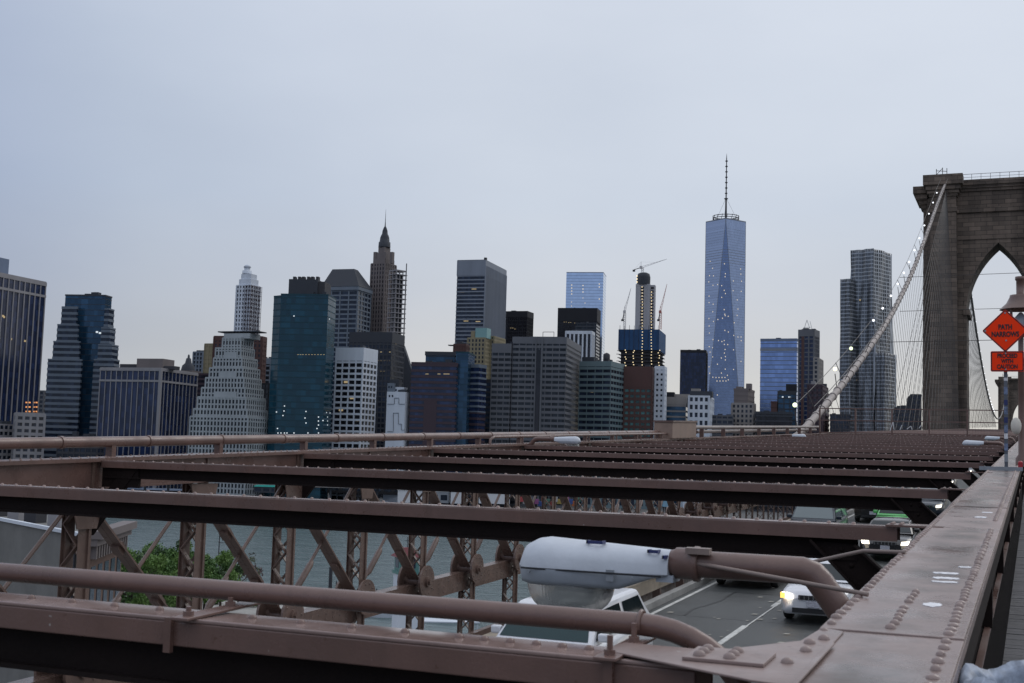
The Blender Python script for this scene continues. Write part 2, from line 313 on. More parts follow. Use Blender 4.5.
# Brooklyn bank, shoreline running left from below the bridge
struct(MB().prism([(-3000,-2500),(3000,-2500),(3000,215),(40,150),(-40,165),(-87,183),(-115,206),(-140,232),(-160,242),(-178,250),(-205,240),(-260,200),(-420,120),(-3000,-600)], WZ-3, GZ).build('brooklyn_ground', GRND))
struct(MB().prism([(-2500,-300),(-900,480),(-545,628),(-363,693),(0,716),(900,745),(6000,900),(9000,16000),(-14000,16000),(-9000,1500)], WZ-3, MZ).build('manhattan_ground', GRNDM))
PROM = mat('promenade paving', (0.33, 0.32, 0.30), 0.85, var=0.25, vscale=0.3)
struct(MB().prism([(-87,182),(-115,205),(-140,231),(-160,241),(-178,249),(-184,236),(-150,205),(-110,170)], GZ, GZ+0.12).build('promenade', PROM))

ROADZ = -4.6
rd = MB().box(-8.62, -0.72, -14, 216, ROADZ-0.35, ROADZ).box(-8.62, -0.72, 238, 705, ROADZ-0.35, ROADZ).box(-7.6,-2.4,216,238,ROADZ-0.35,ROADZ).shear()
struct(rd.build('roadway', ASPH))
lm = MB()
for x in (-6.04, -3.35):
    y = -8.0
    while y < 214:
        lm.box(x-0.07, x+0.07, y, y+3.4, ROADZ+0.003, ROADZ+0.008); y += 6.6
lm.box(-6.02, -5.98, -12, 214, ROADZ+0.0105, ROADZ+0.013)
lm.box(-8.46, -8.36, -12, 214, ROADZ+0.003, ROADZ+0.008); lm.box(-1.05, -0.95, -12, 214, ROADZ+0.003, ROADZ+0.008)
struct(lm.shear().build('lane_markings', LINE))
sm_ = MB(); rnd = random.Random(3)
for k in range(26):
    x0 = rnd.uniform(-8.2,-1.5); y0 = rnd.uniform(16,90); pts_ = [(x0,y0)]
    for j in range(5): pts_.append((pts_[-1][0]+rnd.uniform(-.25,.25), pts_[-1][1]+rnd.uniform(.4,1.4)))
    for (xa,ya),(xb,yb) in zip(pts_,pts_[1:]): sm_.add([(xa-.03,ya,ROADZ+.006),(xa+.03,ya,ROADZ+.006),(xb+.03,yb,ROADZ+.006),(xb-.03,yb,ROADZ+.006)], [(0,1,2,3)])
for k in range(12):
    y0 = 20+k*4.57; sm_.box(-8.3,-1.1,y0,y0+.05,ROADZ+.0015,ROADZ+.0022)
struct(sm_.shear().build('road_seams', mat('tar seam',(.018,.018,.018),.45)))
gt = MB()
for k in range(70):
    x = rnd.choice((rnd.gauss(-6.0,.35),rnd.uniform(-8.2,-1.5))); y = rnd.uniform(22,45); w_ = rnd.uniform(.02,.09)
    gt.add([(x-w_,y-w_,ROADZ+.016),(x+w_*.8,y-w_*.6,ROADZ+.016),(x+w_,y+w_,ROADZ+.016),(x-w_*.5,y+w_*.9,ROADZ+.016)], [(0,1,2,3)])
gt.shear().build('road_litter', mat('litter scraps',(.4,.38,.33),.8), kind='stuff')
kb = MB().box(-8.82, -8.62, -14, 216, ROADZ-0.3, ROADZ+0.16).shear()
struct(kb.build('kerb', CONC))
# the boarded walkway, right of the girder
wk = MB(); y = 1.0
while y < 120:
    wk.box(-0.243, 4.6, y, y+0.135, -1.74, -1.70+random.uniform(-0.003, 0.003)); y += 0.143
struct(wk.shear().build('walkway', WOOD))

# ================================================================= BRIDGE TOWER
def masonry():
    m = bpy.data.materials.new('tower granite'); m.use_nodes = True
    n, l = m.node_tree.nodes, m.node_tree.links; b = n['Principled BSDF']; b.inputs['Roughness'].default_value = 0.9
    t = n.new('ShaderNodeTexCoord'); s = n.new('ShaderNodeSeparateXYZ'); l.new(t.outputs['Object'], s.inputs[0])
    ad = n.new('ShaderNodeMath'); ad.operation = 'ADD'; l.new(s.outputs[0], ad.inputs[0]); l.new(s.outputs[1], ad.inputs[1])
    c = n.new('ShaderNodeCombineXYZ'); l.new(ad.outputs[0], c.inputs[0]); l.new(s.outputs[2], c.inputs[1])
    k = n.new('ShaderNodeTexBrick'); k.inputs['Scale'].default_value = 1.0; k.inputs['Brick Width'].default_value = 1.9; k.inputs['Row Height'].default_value = 0.75
    k.inputs['Mortar Size'].default_value = 0.03; k.inputs['Color1'].default_value = (0.185,0.145,0.118,1); k.inputs['Color2'].default_value = (0.105,0.084,0.07,1); k.inputs['Mortar'].default_value = (0.045,0.038,0.034,1)
    l.new(c.outputs[0], k.inputs['Vector'])
    mp2 = n.new('ShaderNodeMapping'); mp2.inputs['Scale'].default_value = (1,1,0.2); l.new(t.outputs['Object'], mp2.inputs['Vector'])
    z = n.new('ShaderNodeTexNoise'); z.inputs['Scale'].default_value = 0.45; z.inputs['Detail'].default_value = 7; l.new(mp2.outputs['Vector'], z.inputs['Vector'])
    r = n.new('ShaderNodeValToRGB'); r.color_ramp.elements[0].position = 0.3; r.color_ramp.elements[0].color = (0.55,0.54,0.53,1); r.color_ramp.elements[1].position = 0.7; r.color_ramp.elements[1].color = (1.25,1.22,1.18,1)
    l.new(z.outputs['Fac'], r.inputs['Fac'])
    q = n.new('ShaderNodeMixRGB'); q.blend_type = 'MULTIPLY'; q.inputs[0].default_value = 1; l.new(k.outputs['Color'], q.inputs[1]); l.new(r.outputs['Color'], q.inputs[2]); l.new(q.outputs[0], b.inputs['Base Color'])
    bp = n.new('ShaderNodeBump'); bp.inputs['Distance'].default_value = 0.15; bp.inputs['Strength'].default_value = 0.6; l.new(k.outputs['Fac'], bp.inputs['Height']); bp.invert = True; l.new(bp.outputs['Normal'], b.inputs['Normal'])
    return m
GRAN = masonry()
def arch_pts(cx, a, zs, za, k=14):
    hh = za-zs; Rr = (hh*hh+a*a)/(2*a); pts = []
    for i in range(k+1):                       # left springing -> apex
        z = zs+hh*i/k; x = (cx-a+Rr)-sqrt(max(0, Rr*Rr-(z-zs)**2)); pts.append((x, z))
    return pts+[(2*cx-x, z) for x, z in pts[-2::-1]]
def arch_wall(m, x0, x1, y0, y1, z0, zt, archs):
    """wall slab with pointed openings; archs = [(cx, a, spring, apex)] left to right"""
    xs = x0
    for cx, a, zs, za in archs:
        m.box(xs, cx-a, y0, y1, z0, zt)
        p = arch_pts(cx, a, zs, za)
        for (xa, zA), (xb, zB) in zip(p, p[1:]):
            for y, fl in ((y0, 0), (y1, 1)):
                q = [(xa,y,zA),(xb,y,zB),(xb,y,zt),(xa,y,zt)]
                m.add(q if not fl else q[::-1], [(0,1,2,3)])
            m.add([(xa,y0,zA),(xa,y1,zA),(xb,y1,zB),(xb,y0,zB)], [(0,1,2,3)])
        m.add([(cx-a,y0,zt),(cx+a,y0,zt),(cx+a,y1,zt),(cx-a,y1,zt)], [(0,1,2,3)])
        xs = cx+a
    m.box(xs, x1, y0, y1, z0, zt)
def ring(m, cx, a, zs, za, t0, t1, y0, y1):
    """stepped voussoir band round a pointed arch"""
    p0 = arch_pts(cx, a+t0, zs, za+t0*1.5); p1 = arch_pts(cx, a+t1, zs, za+t1*1.5)
    for i in range(len(p0)-1):
        A, B, C, D = p0[i], p0[i+1], p1[i+1], p1[i]
        v = [(A[0],y0,A[1]),(B[0],y0,B[1]),(C[0],y0,C[1]),(D[0],y0,D[1])]+[(A[0],y1,A[1]),(B[0],y1,B[1]),(C[0],y1,C[1]),(D[0],y1,D[1])]
        m.add(v, [(0,1,2,3),(0,4,5,1),(2,6,7,3),(1,5,6,2),(3,7,4,0)])
def make_tower(Yf, label, ztop, zroad):
    root = empty('bridge_tower', (2.6, Yf, 0)); tag(root, label, 'bridge tower')
    zs, za = ztop-22.9, ztop-11.6
    m = MB(); arch_wall(m, -19.2, 19.2, 2.0, 10.0, WZ-4, ztop-1.6, [(-7.8,5.1,zs,za),(7.8,5.1,zs,za)])
    m.build('masonry_wall', GRAN, root)
    for x0, x1 in ((-18.5,-14.4),(-2.1,2.1),(14.4,18.5)):
        p = MB().frustum(x0-0.5, x1+0.5, -0.5, 2.0, WZ-4, x0, x1, 0.0, 2.0, ztop-6.4)
        p.box(x0, x1, 0.01, 2.0, ztop-6.4, ztop-3.2)
        for k, (z, h, ov) in enumerate(((ztop-3.6,0.5,0.25),(ztop-3.1,0.6,0.5),(ztop-2.5,0.8,0.75),(ztop-1.7,1.7,1.15))):
            p.box(x0-ov, x1+ov, -ov, 2.3+k*0.01, z, z+h)
        p.box(x0-0.15, x1+0.15, -0.15, 2.0, ztop-6.3, ztop-5.5)
        p.build('buttress', GRAN, root)
        bb = p.build('buttress', GRAN, root); bb.scale = (1, -1, 1); bb.location = (0, 12.0, 0)
    for sx_ in (-1, 1):
        p = MB().frustum(-1.1, 0.4, 3.0, 9.0, WZ-4, -0.6, 0.4, 3.2, 8.8, ztop-5.0)
        for z, h, ov in ((ztop-5.0,0.7,0.3),(ztop-4.3,0.8,0.7),(ztop-3.5,1.0,1.2),(ztop-2.5,1.2,1.6)):
            p.box(-0.6-ov, 0.4, 3.2-ov, 8.8+ov, z, z+h)
        o = p.build('side_buttress', GRAN, root); o.location = (sx_*19.3, 0, 0); o.scale = (1 if sx_ < 0 else -1, 1, 1)
    c = MB()
    for z, h, ov in ((ztop-2.6,0.5,0.3),(ztop-2.1,0.5,0.55),(ztop-1.6,0.9,0.8)):
        c.box(-19.2-ov*0.3, 19.2+ov*0.3, 2.0-ov, 10.0+ov, z, z+h)
    c.box(-19.4, 19.4, 1.6, 10.4, ztop-6.25, ztop-5.45)
    c.box(-14.4, 14.4, 1.85, 10.15, ztop-10.95, ztop-10.6)
    c.build('cornice', GRAN, root)
    g = MB()
    for cx in (-7.8, 7.8):
        ring(g, cx, 5.1, zs, za, 0.002, 0.5, 1.9, 2.0)
        vp = arch_pts(cx, 5.1, zs, za, 12)
        for (xa, zA), (xb, zB) in zip(vp, vp[1:]):
            lo, hi = min(xa,xb), max(xa,xb); up_ = max(zA,zB)
            if xa < cx-0.05: g.box(lo-1.3, lo-0.06, 1.955, 2.0, zA, zB-0.04)
            elif xb > cx+0.05: g.box(hi+0.06, hi+1.3, 1.955, 2.0, zB, zA-0.04)
        g.box(cx-5.6, cx-4.6, 1.6, 10.3, zs-0.9, zs); g.box(cx+4.6, cx+5.6, 1.6, 10.3, zs-0.9, zs)
    g.build('arch_moulding', GRAN, root)
    d = MB()
    for x in [i*1.5-13.5 for i in range(19)]: d.cyl((x,2.6,ztop-0.7), (x,2.6,ztop+0.55), 0.035, n=6)
    d.tube([(-13.5,2.6,ztop+0.55),(13.5,2.6,ztop+0.55)], 0.04, 6); d.tube([(-13.5,2.6,ztop),(13.5,2.6,ztop)], 0.03, 6)
    d.build('roof_railing', WIRE, root)
    mk = MB()
    for x in (-17.6,-16.6,-15.9): mk.cyl((x,1,ztop), (x,1,ztop+1.5+random.uniform(-.3,.4)), 0.06, n=6)
    mk.tube([(-17.6,1,ztop+1.1),(-15.9,1,ztop+0.9)], 0.05, 6); mk.tube([(-17.6,1,ztop+0.4),(-16.6,1,ztop+1.5)], 0.05, 6)
    mk.build('beacon_frame', WIRE, root)
    return root
ZT = 49.9
make_tower(220.0, 'massive brown granite bridge tower with pointed arches at the right edge', ZT, 3.0)
make_tower(706.0, 'distant dark stone tower seen through the arch, low behind the orange signs', ZT, 19.5)

# ================================================================= CABLES
def cab_interp(pts, y):
    for a, b in zip(pts, pts[1:]):
        if a[1] <= y <= b[1]:
            t = (y-a[1])/(b[1]-a[1]); return tuple(a[i]+(b[i]-a[i])*t for i in range(3))
    return pts[-1] if y > pts[-1][1] else pts[0]
CP = [(-11.30,55.0,-2.4),(-11.30,62.0,-1.3),(-11.30,69.9,0.04),(-11.41,77.2,1.40),(-11.56,87.2,3.30),(-11.81,103.9,6.78),(-12.02,117.3,9.66),(-12.38,141.5,16.04),(-12.63,157.6,20.92),(-12.93,177.9,27.47),(-13.20,195.5,33.21),(-13.52,219.0,40.6)]
# smooth it
CPs = []
ys = [55+ (219-55)*i/80 for i in range(81)]
for y in ys:
    q = [cab_interp(CP, min(219, max(55, y+d))) for d in (-7,-3.5,0,3.5,7)]
    CPs.append((sum(a[0] for a in q)/5, y if 62 < y < 212 else q[2][1], sum(a[2] for a in q)/5 if 62 < y < 212 else q[2][2]))
root = empty('main_cable', (0,0,0)); tag(root, 'thick banded main cable sweeping up from the deck to the stone tower', 'bridge cable')
MB().tube([dk(*p) for p in CPs], 0.205, 12).build('cable_strand', CABLE, root)
y = 60.0; bandm = None
while y < 214:
    p = cab_interp(CPs, y); q = cab_interp(CPs, y+0.35)
    MB().tube([dk(*p), dk(*q)], 0.26, 12).build('cable_band', CABLE, root); y += 2.285
ropes = MB()
for dx in (-0.55, 0.55): ropes.tube([dk(p[0]+dx, p[1], p[2]+1.25) for p in CPs if p[1] > 66], 0.022, 5)
ropes.build('hand_rope', WIRE, root)
for i in range(12):
    p = cab_interp(CPs, 72+i*12.0); st = MB()
    for dx in (-0.55, 0.55): st.tube([dk(p[0], p[1], p[2]), dk(p[0]+dx, p[1], p[2]+1.3)], 0.025, 5)
    st.build('rope_stanchion', WIRE, root)

ma = bpy.data.meshes.new
for i, y in enumerate([77+2.285*k for k in range(60)]):
    p = cab_interp(CPs, y)
    o = MB().tube([dk(-10.75, y, -0.5), dk(*p)], 0.015, 5).build('suspender_cable', WIRE)
    tag(o, 'thin vertical suspender hanging from the lit main cable down to the deck', 'suspender', 'vertical suspenders under the main cable')
for i in range(20):
    y = 104+5.4*i
    o = MB().tube([dk(-10.75, y, -0.5), dk(-13.3, 219.5, 40.0)], 0.024, 5).build('stay_cable', STAYW)
    tag(o, 'slanting stay fanning out from the tower top down to the deck', 'stay cable', 'diagonal stays fanning from the tower')
BUL = [(65.4,.91),(80.57,3.43),(89.03,5.23),(104.21,8.92),(111.95,10.89),(119.94,12.87),(125.91,14.58),(132.49,16.78),(138.5,18.7),(145.1,20.84),(150.87,22.95),(162.1,27.04),(167.4,28.96),(169.3,30.48),(182.0,33.6),(190.0,36.2)]
BUL = [(65.4,.91),(80.57,3.43),(89.03,5.23)]+[(y,None) for y in (104.2,112,120,127.5,135,142.5,150.5,159,168.5,178,188,198)]
for i, (y, z) in enumerate(BUL):
    p = cab_interp(CPs, y); zz = (p[2]+1.55) if z is None else z
    big = i < 3
    root = empty('cable_lamp', dk(p[0]-0.15, y, zz))
    names = ['lowest yellow-green', 'second lowest warm', 'third lowest pale green']
    tag(root, (names[i]+' globe lamp on the main cable near the deck') if big else ('white globe lamp on the main cable, %s from the top' % ORD[len(BUL)-1-i] if i < len(BUL)-1 else 'topmost white globe lamp on the main cable beside the tower'), 'globe lamp', 'globe lamps strung along the main cable')
    MB().sphere((0,0,0), 0.12 if i < 3 else 0.10, 12, 8).build('globe', [GLOBEG, GLOBEW, GLOBEG][i] if i < 3 else GLOBE, root)
    MB().cyl((0.15,0,-1.4),(0,0,-0.3),0.03,n=6).build('stem', WIRE, root)
# main-span cable beyond the tower
root = empty('main_cable', (0,0,0)); tag(root, 'dark descending cable with tiny lights seen through the tower arch', 'bridge cable')
MS = []
for i in range(40):
    y = 235+(706-235)*i/39; u = (y-470.5)/235.5
    MS.append(Vector((-12.4, y, 19.0+32.0*u*u)))
MB().tube(MS, 0.24, 8).build('cable_strand', WIRE, root)
for i in range(24):
    y = 248+i*9.0; u = (y-470.5)/235.5
    MB().sphere((-12.4, y, 20.3+32.0*u*u), 0.15, 8, 6).build('cable_lamp', GLOBE, root)
for i in range(60):
    y = 242+i*3.4; u = (y-470.5)/235.5
    o = MB().tube([(-11.4, y, SL*y-0.5), (-12.4, y, 19.0+32.0*u*u)], 0.03, 4).build('suspender_cable', WIRE)
    tag(o, 'thin suspender seen through the arch under the far cable', 'suspender', 'suspenders beyond the tower')
for i in range(14):
    o = MB().tube([(-11.4, 250+i*9, SL*(250+i*9)-0.5), (-12.4, 235, 50)], 0.03, 4).build('stay_cable', WIRE)
    tag(o, 'slanting stay seen through the arch beyond the tower', 'stay cable', 'stays beyond the tower')
for k, (y, z, nm) in enumerate(((128,14.6,'upper'),(128,11.2,'middle'),(104,6.6,'lower'))):
    p = cab_interp(CPs, y)
    o = MB().tube([dk(-12.2, y, z), dk(16, y, z+0.3)], 0.025, 5).build('tie_wire', WIRE)
    tag(o, nm+' thin level wire strung across in front of the tower arch', 'wire', 'level wires across the tower')

# ================================================================= CROSS BEAMS over the roadway
HB = -0.597
def beam_meshes(nriv, seg):
    top = MB(); L = -10.52; RX = -0.738
    top.box(L, RX, 0, 0.185, -0.012, 0); top.box(L, RX, 0, 0.012, -0.085, -0.012, 1); top.box(L, RX, 0.173, 0.185, -0.085, -0.012, 1)
    web = MB(); web.box(L, -0.97, 0.078, 0.107, -0.195, -0.013); web.box(L, -0.97, 0.04, 0.145, -0.21, -0.195)
    return top, web
def riv_row(m, r, h, n, y, dx, x0=-10.2, x1=-1.0):
    x = x1
    while x > x0: m.dome((x, y, 0), r, h, n); x -= dx
top0, web0 = beam_meshes(0, 0)
riv_row(top0, 0.015, 0.014, 6, 0.125, 0.145)
BEAMS = [3.03+4.57*k for k in range(-1, 48)]
brace = MB().add([(-1.23,0.05,-0.106),(-0.985,0.05,-0.12),(-0.60,0.05,-0.46),(-0.60,0.05,-0.74),(-1.23,0.07,-0.106),(-0.985,0.07,-0.12),(-0.60,0.07,-0.46),(-0.60,0.07,-0.74)], [(0,3,2,1),(4,5,6,7),(0,1,5,4),(1,2,6,5),(2,3,7,6),(3,0,4,7)])
brace.bar((-1.235,0.03,-0.1),(-0.60,0.03,-0.745),0.012,0.1,(0,1,0)); brace.bar((-0.98,0.03,-0.118),(-0.60,0.03,-0.452),0.012,0.1,(0,1,0))
for p in ((-1.06,-0.15),(-0.98,-0.16),(-1.0,-0.24)): brace.dome((p[0],0.05,p[1]), 0.016, 0.012, 8, ax=1)
endp = MB().box(-0.80,-0.48,-0.03,0.22,0.001,0.013)
for x in (-0.77,-0.72):
    for y in (0.03,0.09,0.15): endp.dome((x,y,0.013),0.013,0.012,8)
lbr = MB().add([(-10.22,0.05,-0.075),(-10.0,0.05,-0.075),(-10.68,0.05,-0.92),(-10.68,0.05,-0.64),(-10.22,0.12,-0.075),(-10.0,0.12,-0.075),(-10.68,0.12,-0.92),(-10.68,0.12,-0.64)], [(0,1,2,3),(7,6,5,4),(0,4,5,1),(1,5,6,2),(2,6,7,3),(3,7,4,0)])
lbr.box(-10.55,-10.0,0.06,0.11,-0.32,-0.02)
proto = None
for i, y in enumerate(BEAMS):
    k = i-1
    root = empty('cross_beam', dk(0, y, HB))
    if k == 0:
        lab = 'nearest riveted brown cross beam, along the bottom of the picture under the thick pipe'
        t_ = MB(); L = -10.3; RX = -0.765
        t_.box(L, RX, 0, 0.185, -0.012, 0); t_.box(L, RX, 0, 0.012, -0.082, -0.012, 1); t_.box(L, RX, 0.173, 0.185, -0.082, -0.012, 1)
        t_.build('top_flange', [WET_LIT, PAINT], root, bevel=0.004)
        rv = MB().dome((0,0,0), 0.0135, 0.0125, 12).build('rivet', PAINT_TOP, root)
        first = True; x = -1.0
        while x > -4.6:
            if first: rv.location = (x, 0.105, 0); first = False
            else: part_copy(rv, root, (x, 0.105+random.uniform(-.003,.003), 0))
            x -= 0.168 if x < -1.4 else 0.075
        for x in (-0.985, -2.33):                 # stiffener straps
            MB().box(x-0.012, x+0.012, -0.016, 0.0, -0.10, 0.0).build('stiffener', PAINT, root)
        part_copy(web_o, root)
        part_copy(lbr_o, root)
    else:
        lab = None
        if proto is None:
            proto = root
            top_o = top0.build('top_flange', [WET_LIT, PAINT], root)
            # lips keep the plain paint; sky sheen is painted into the top's colour
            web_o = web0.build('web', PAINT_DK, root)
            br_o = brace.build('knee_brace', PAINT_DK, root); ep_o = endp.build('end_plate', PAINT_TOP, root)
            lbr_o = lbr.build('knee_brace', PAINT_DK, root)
        else:
            for s_ in (top_o, web_o, br_o, ep_o, lbr_o): part_copy(s_, root)
    if k < 0: lab = 'brown cross beam lying just below the bottom edge under the nearest one'
    elif k > 0 and k < 15: lab = ('%s brown cross beam over the roadway, counted up from the bottom pipe' % ORD[k])
    elif k >= 15: lab = 'one of the far cross beams merging into a brown band before the tower'
    tag(root, lab, 'steel beam', 'cross beams over the roadway')

# ================================================================= WALKWAY GIRDER (right foreground)
root = empty('walkway_girder', (0,0,0)); tag(root, 'long riveted brown steel girder running from the lower right towards the tower', 'steel girder')
GX0, GX1 = -0.576, -0.179
def sheared(mb): return mb.shear()
sheared(MB().box(GX0, GX1, -2, 215, -0.63, -0.6)).build('top_plate', GIRD, root)
gw = MB().box(GX0+0.05, GX0+0.07, -2, 215, -1.1, -0.632); gw.box(-0.285, -0.265, -2, 215, -1.1, -0.632); gw.box(GX0+0.0, GX0+0.012, -2, 215, -0.72, -0.632); gw.box(GX1-0.012, GX1, -2, 215, -0.72, -0.632)
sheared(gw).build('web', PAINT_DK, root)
for i, (y0, y1, t) in enumerate(((-2,3.70,0.008),(3.702,9.6,0.013),(9.602,12.2,0.018),(12.202,18.0,0.012),(18.002,25,0.016),(25.002,34,0.011),(34.002,60,0.015))):
    sheared(MB().box(GX0+0.003, GX1-0.003, y0, y1, -0.5995, -0.6+t)).build('cover_plate', GIRD, root, bevel=0.003)
def gz(y): return -0.6+(0.008 if y < 3.70 else 0.013 if y < 9.6 else 0.018 if y < 12.2 else 0.012)
rv = MB().dome((0,0,0), 0.0165, 0.0135, 14).build('rivet', GIRD, root)
spots = [(-0.385,3.79+0.085*k) for k in range(6)]+[(-0.385,4.36+0.085*k) for k in range(4)]
y = 3.02
while y < 7.6: spots.append((-0.225, y)); y += 0.105 if y < 3.7 else 0.083
y = 3.66
while y < 8.2: spots.append((-0.553, y)); y += 0.125 if y < 3.9 else 0.098
spots = spots[:118]
rest = spots[98:]; spots = spots[:98]
for i, (x, y) in enumerate(spots):
    q = dk(x+random.uniform(-.003,.003), y, gz(y))
    if i == 0: rv.location = q
    else: k_ = random.uniform(.86,1.1); part_copy(rv, root, q).scale = (k_*random.uniform(.92,1.06), k_, random.uniform(.72,1.08))
far = MB()
for x, y in rest: far.dome((x, y, gz(y)), 0.0165, 0.0135, 10)
y = 8.3
while y < 40: far.dome((-0.553, y, -0.588 if y > 12.2 else gz(y)), 0.0165, 0.0135, 6); far.dome((-0.225, y, -0.588 if y > 12.2 else gz(y)), 0.0165, 0.0135, 6); y += 0.1
sheared(far).build('distant_rivets', GIRD, root, kind='stuff')
# paint dabs
for x0, x1, y0, y1 in ((-.294,-.241,5.50,5.56),(-.377,-.275,5.23,5.30),(-.365,-.265,5.06,5.13),(-.365,-.262,4.95,5.0),(-.357,-.281,8.5,8.62),(-.33,-.26,9.0,9.1)):
    poly = []
    for k in range(26):
        a = 2*pi*k/26; poly.append(((x0+x1)/2+(x1-x0)/2*max(-1,min(1,1.15*cos(a)))*random.uniform(.78,1.08), (y0+y1)/2+(y1-y0)/2*max(-1,min(1,1.25*sin(a)))*random.uniform(.55,1.1)))
    zz = gz((y0+y1)/2); MB().prism(poly, zz+0.0005, zz+0.002).shear().build('paint_dab', WHITEP, root)
poly = [(-.31+.03*cos(2*pi*k/26)*random.uniform(.85,1.12), 4.33+.05*sin(2*pi*k/26)*random.uniform(.8,1.12)) for k in range(26)]
MB().prism(poly, gz(4.3)+.0005, gz(4.3)+.002).shear().build('paint_dab', WHITEP, root)
# gusset plates to the nearest beam
def polyplate(pts, z0, z1, name, mt=GIRD, bevel=0.002):
    return sheared(MB().prism(pts, z0, z1)).build(name, mt, root, bevel=bevel)
polyplate([(-1.02,3.08),(-0.60,2.88),(-0.50,2.86),(-0.50,3.66),(-0.565,3.70),(-0.585,3.45),(-0.76,3.20),(-1.0,3.20)], -0.5918, -0.5858, 'gusset_plate')
polyplate([(-0.80,3.03),(-0.60,3.03),(-0.60,3.19),(-0.80,3.19)], -0.5855, -0.5765, 'splice_plate')
for x in (-0.765,-0.69):
    for y in (3.065,3.11,3.155): part_copy(rv, root, dk(x,y,-0.5765))
for x, y in ((-0.56,3.12),(-0.545,3.3),(-0.555,3.42),(-0.53,3.5)): part_copy(rv, root, dk(x,y,-0.5858))
polyplate([(-0.505,2.7),(-0.49,2.7),(-0.49,3.42),(-0.505,3.42)], -0.5855, -0.579, 'edge_strip')
# side posts & brackets on the walkway side
for i in range(18):
    y = 3.03+2.285*i
    sheared(MB().box(-0.262,-0.232,y-0.05,y+0.05,-1.65,-0.74)).build('side_post', PAINT_DK, root)
    sheared(MB().box(-0.245,-0.183,y+0.9,y+0.98,-0.93,-0.735)).build('bracket', PAINT_DK, root)
# inner truss below the girder: posts and diagonals
for i in range(24):
    y = 3.03+4.57*i
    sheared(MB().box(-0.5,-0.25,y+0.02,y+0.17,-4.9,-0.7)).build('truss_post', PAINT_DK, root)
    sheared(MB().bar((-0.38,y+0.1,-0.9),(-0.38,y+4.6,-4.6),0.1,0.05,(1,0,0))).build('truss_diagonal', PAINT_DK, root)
# handrail angle and mesh along the walkway
root = empty('mesh_fence', (0,0,0)); tag(root, 'low wire mesh fence between the girder and the walkway boards', 'fence')
sheared(MB().box(-0.218,-0.192,0,60,-0.945,-0.925).box(-0.218,-0.212,0,60,-0.99,-0.945)).build('top_rail', PAINT, root)
sheared(MB().box(-0.262,-0.245,0,60,-1.70,-1.66)).build('kick_board', PAINT_DK, root)
me = MB(); y = 1.5; zt, zb = -0.95, -1.68
while y < 26:
    for dy in (0.73, -0.73):
        me.bar((-0.226 if dy > 0 else -0.221,y,zb),(-0.226 if dy > 0 else -0.221,y+dy,zt),0.005,0.005)
    y += 0.055
sheared(me).build('wire_mesh', WIRE, root)

# ================================================================= OUTER TRUSS (left side of the roadway)
TX = -10.72
root = empty('outer_truss', (0,0,0)); tag(root, 'rust-brown riveted lattice truss along the left side of the roadway', 'bridge truss')
tc_ = MB().box(TX-0.2, TX+0.2, 3, 218, -0.615, -0.57).box(TX+0.1, TX+0.13, 3, 218, -0.93, -0.616).box(TX-0.13, TX-0.1, 3, 218, -0.93, -0.616).box(TX+0.131,TX+0.2,3,218,-0.95,-0.925)
y = 3.2
while y < 80:
    for x in (TX+0.17, TX-0.15): tc_.dome((x,y,-0.57),0.016,0.014,6)
    y += 0.16
sheared(tc_).build('top_chord', PAINT, root)
lg = MB().box(TX-0.22, TX+0.02, 3, 218, -3.16, -3.14).box(TX-0.0, TX+0.03, 3, 218, -3.5, -3.161).box(TX-0.22,TX-0.19,3,218,-3.5,-3.161)
y = 8
while y < 70:
    for z in (-3.24,-3.32,-3.42): lg.dome((TX+0.03,y,z),0.014,0.012,6,ax=0)
    y += 0.22
sheared(lg).build('lower_girder', PAINT_TR, root)
sheared(MB().box(TX+0.5, TX+0.62, 3, 218, -4.5, -4.2).box(TX-0.1, TX+0.1, 3, 218, -5.2, -4.8).box(-9.55,-9.43,3,218,-4.75,-4.45)).build('bottom_chord', PAINT_TR, root)
pm = MB()
for s_ in (-1, 1):
    pm.box(-0.06,0.06,s_*0.145-0.02,s_*0.145+0.02,-4.4,-0.0)
    pm.box(-0.10,0.10,s_*0.166-0.0,s_*0.166+0.008,-4.4,-0.0)
    pm.box(0.055,0.10,s_*0.166-0.03,s_*0.166+0.0,-4.4,0)
    z = -0.2
    while z > -4.3: pm.dome((0.1,s_*0.15,z),0.013,0.012,6,ax=0); z -= 0.13
z = -0.25; k = 0
while z > -4.2:
    a, b_ = (-0.14,0.14) if k % 2 == 0 else (0.14,-0.14)
    pm.bar((0.075,a,z),(0.075,b_,z-0.25),0.016,0.075,(1,0,0)); pm.bar((-0.075,b_,z),(-0.075,a,z-0.25),0.016,0.075,(1,0,0)); z -= 0.25; k += 1
disc = MB()
for x0, x1 in ((0.20,0.24),(-0.24,-0.20),):
    disc.cyl((x0,0,0),(x1,0,0),0.30,n=24,sm=False)
disc.cyl((-0.28,0,0),(0.28,0,0),0.10,n=14); disc.cyl((0.28,0,0),(0.32,0,0),0.06,n=6,sm=False)
for k in range(10): a = 2*pi*k/10; disc.dome((0.24,0.23*cos(a),0.23*sin(a)),0.018,0.014,6,ax=0)
diag = MB()
for dx in (0.055, -0.055): diag.bar((dx,0.0,-0.38),(dx,2.24,-2.46+SL*2.24),0.026,0.105,(1,0,0))
for tt in (0.35, 0.72): diag.bar((0,2.24*tt-0.05,-0.38-2.0*tt+.05),(0,2.24*tt+0.05,-0.38-2.0*tt-.05),0.12,0.13,(1,0,0))
tie = MB().tube([(0.0,2.285,-0.38+SL*2.28),(0.0,0.03,-2.46)],0.027,8)
turn = MB().tube([(0,0.86,-1.70),(0,0.80,-1.757),(0,0.46,-2.072),(0,0.40,-2.127)],[0.03,0.055,0.055,0.03],10)
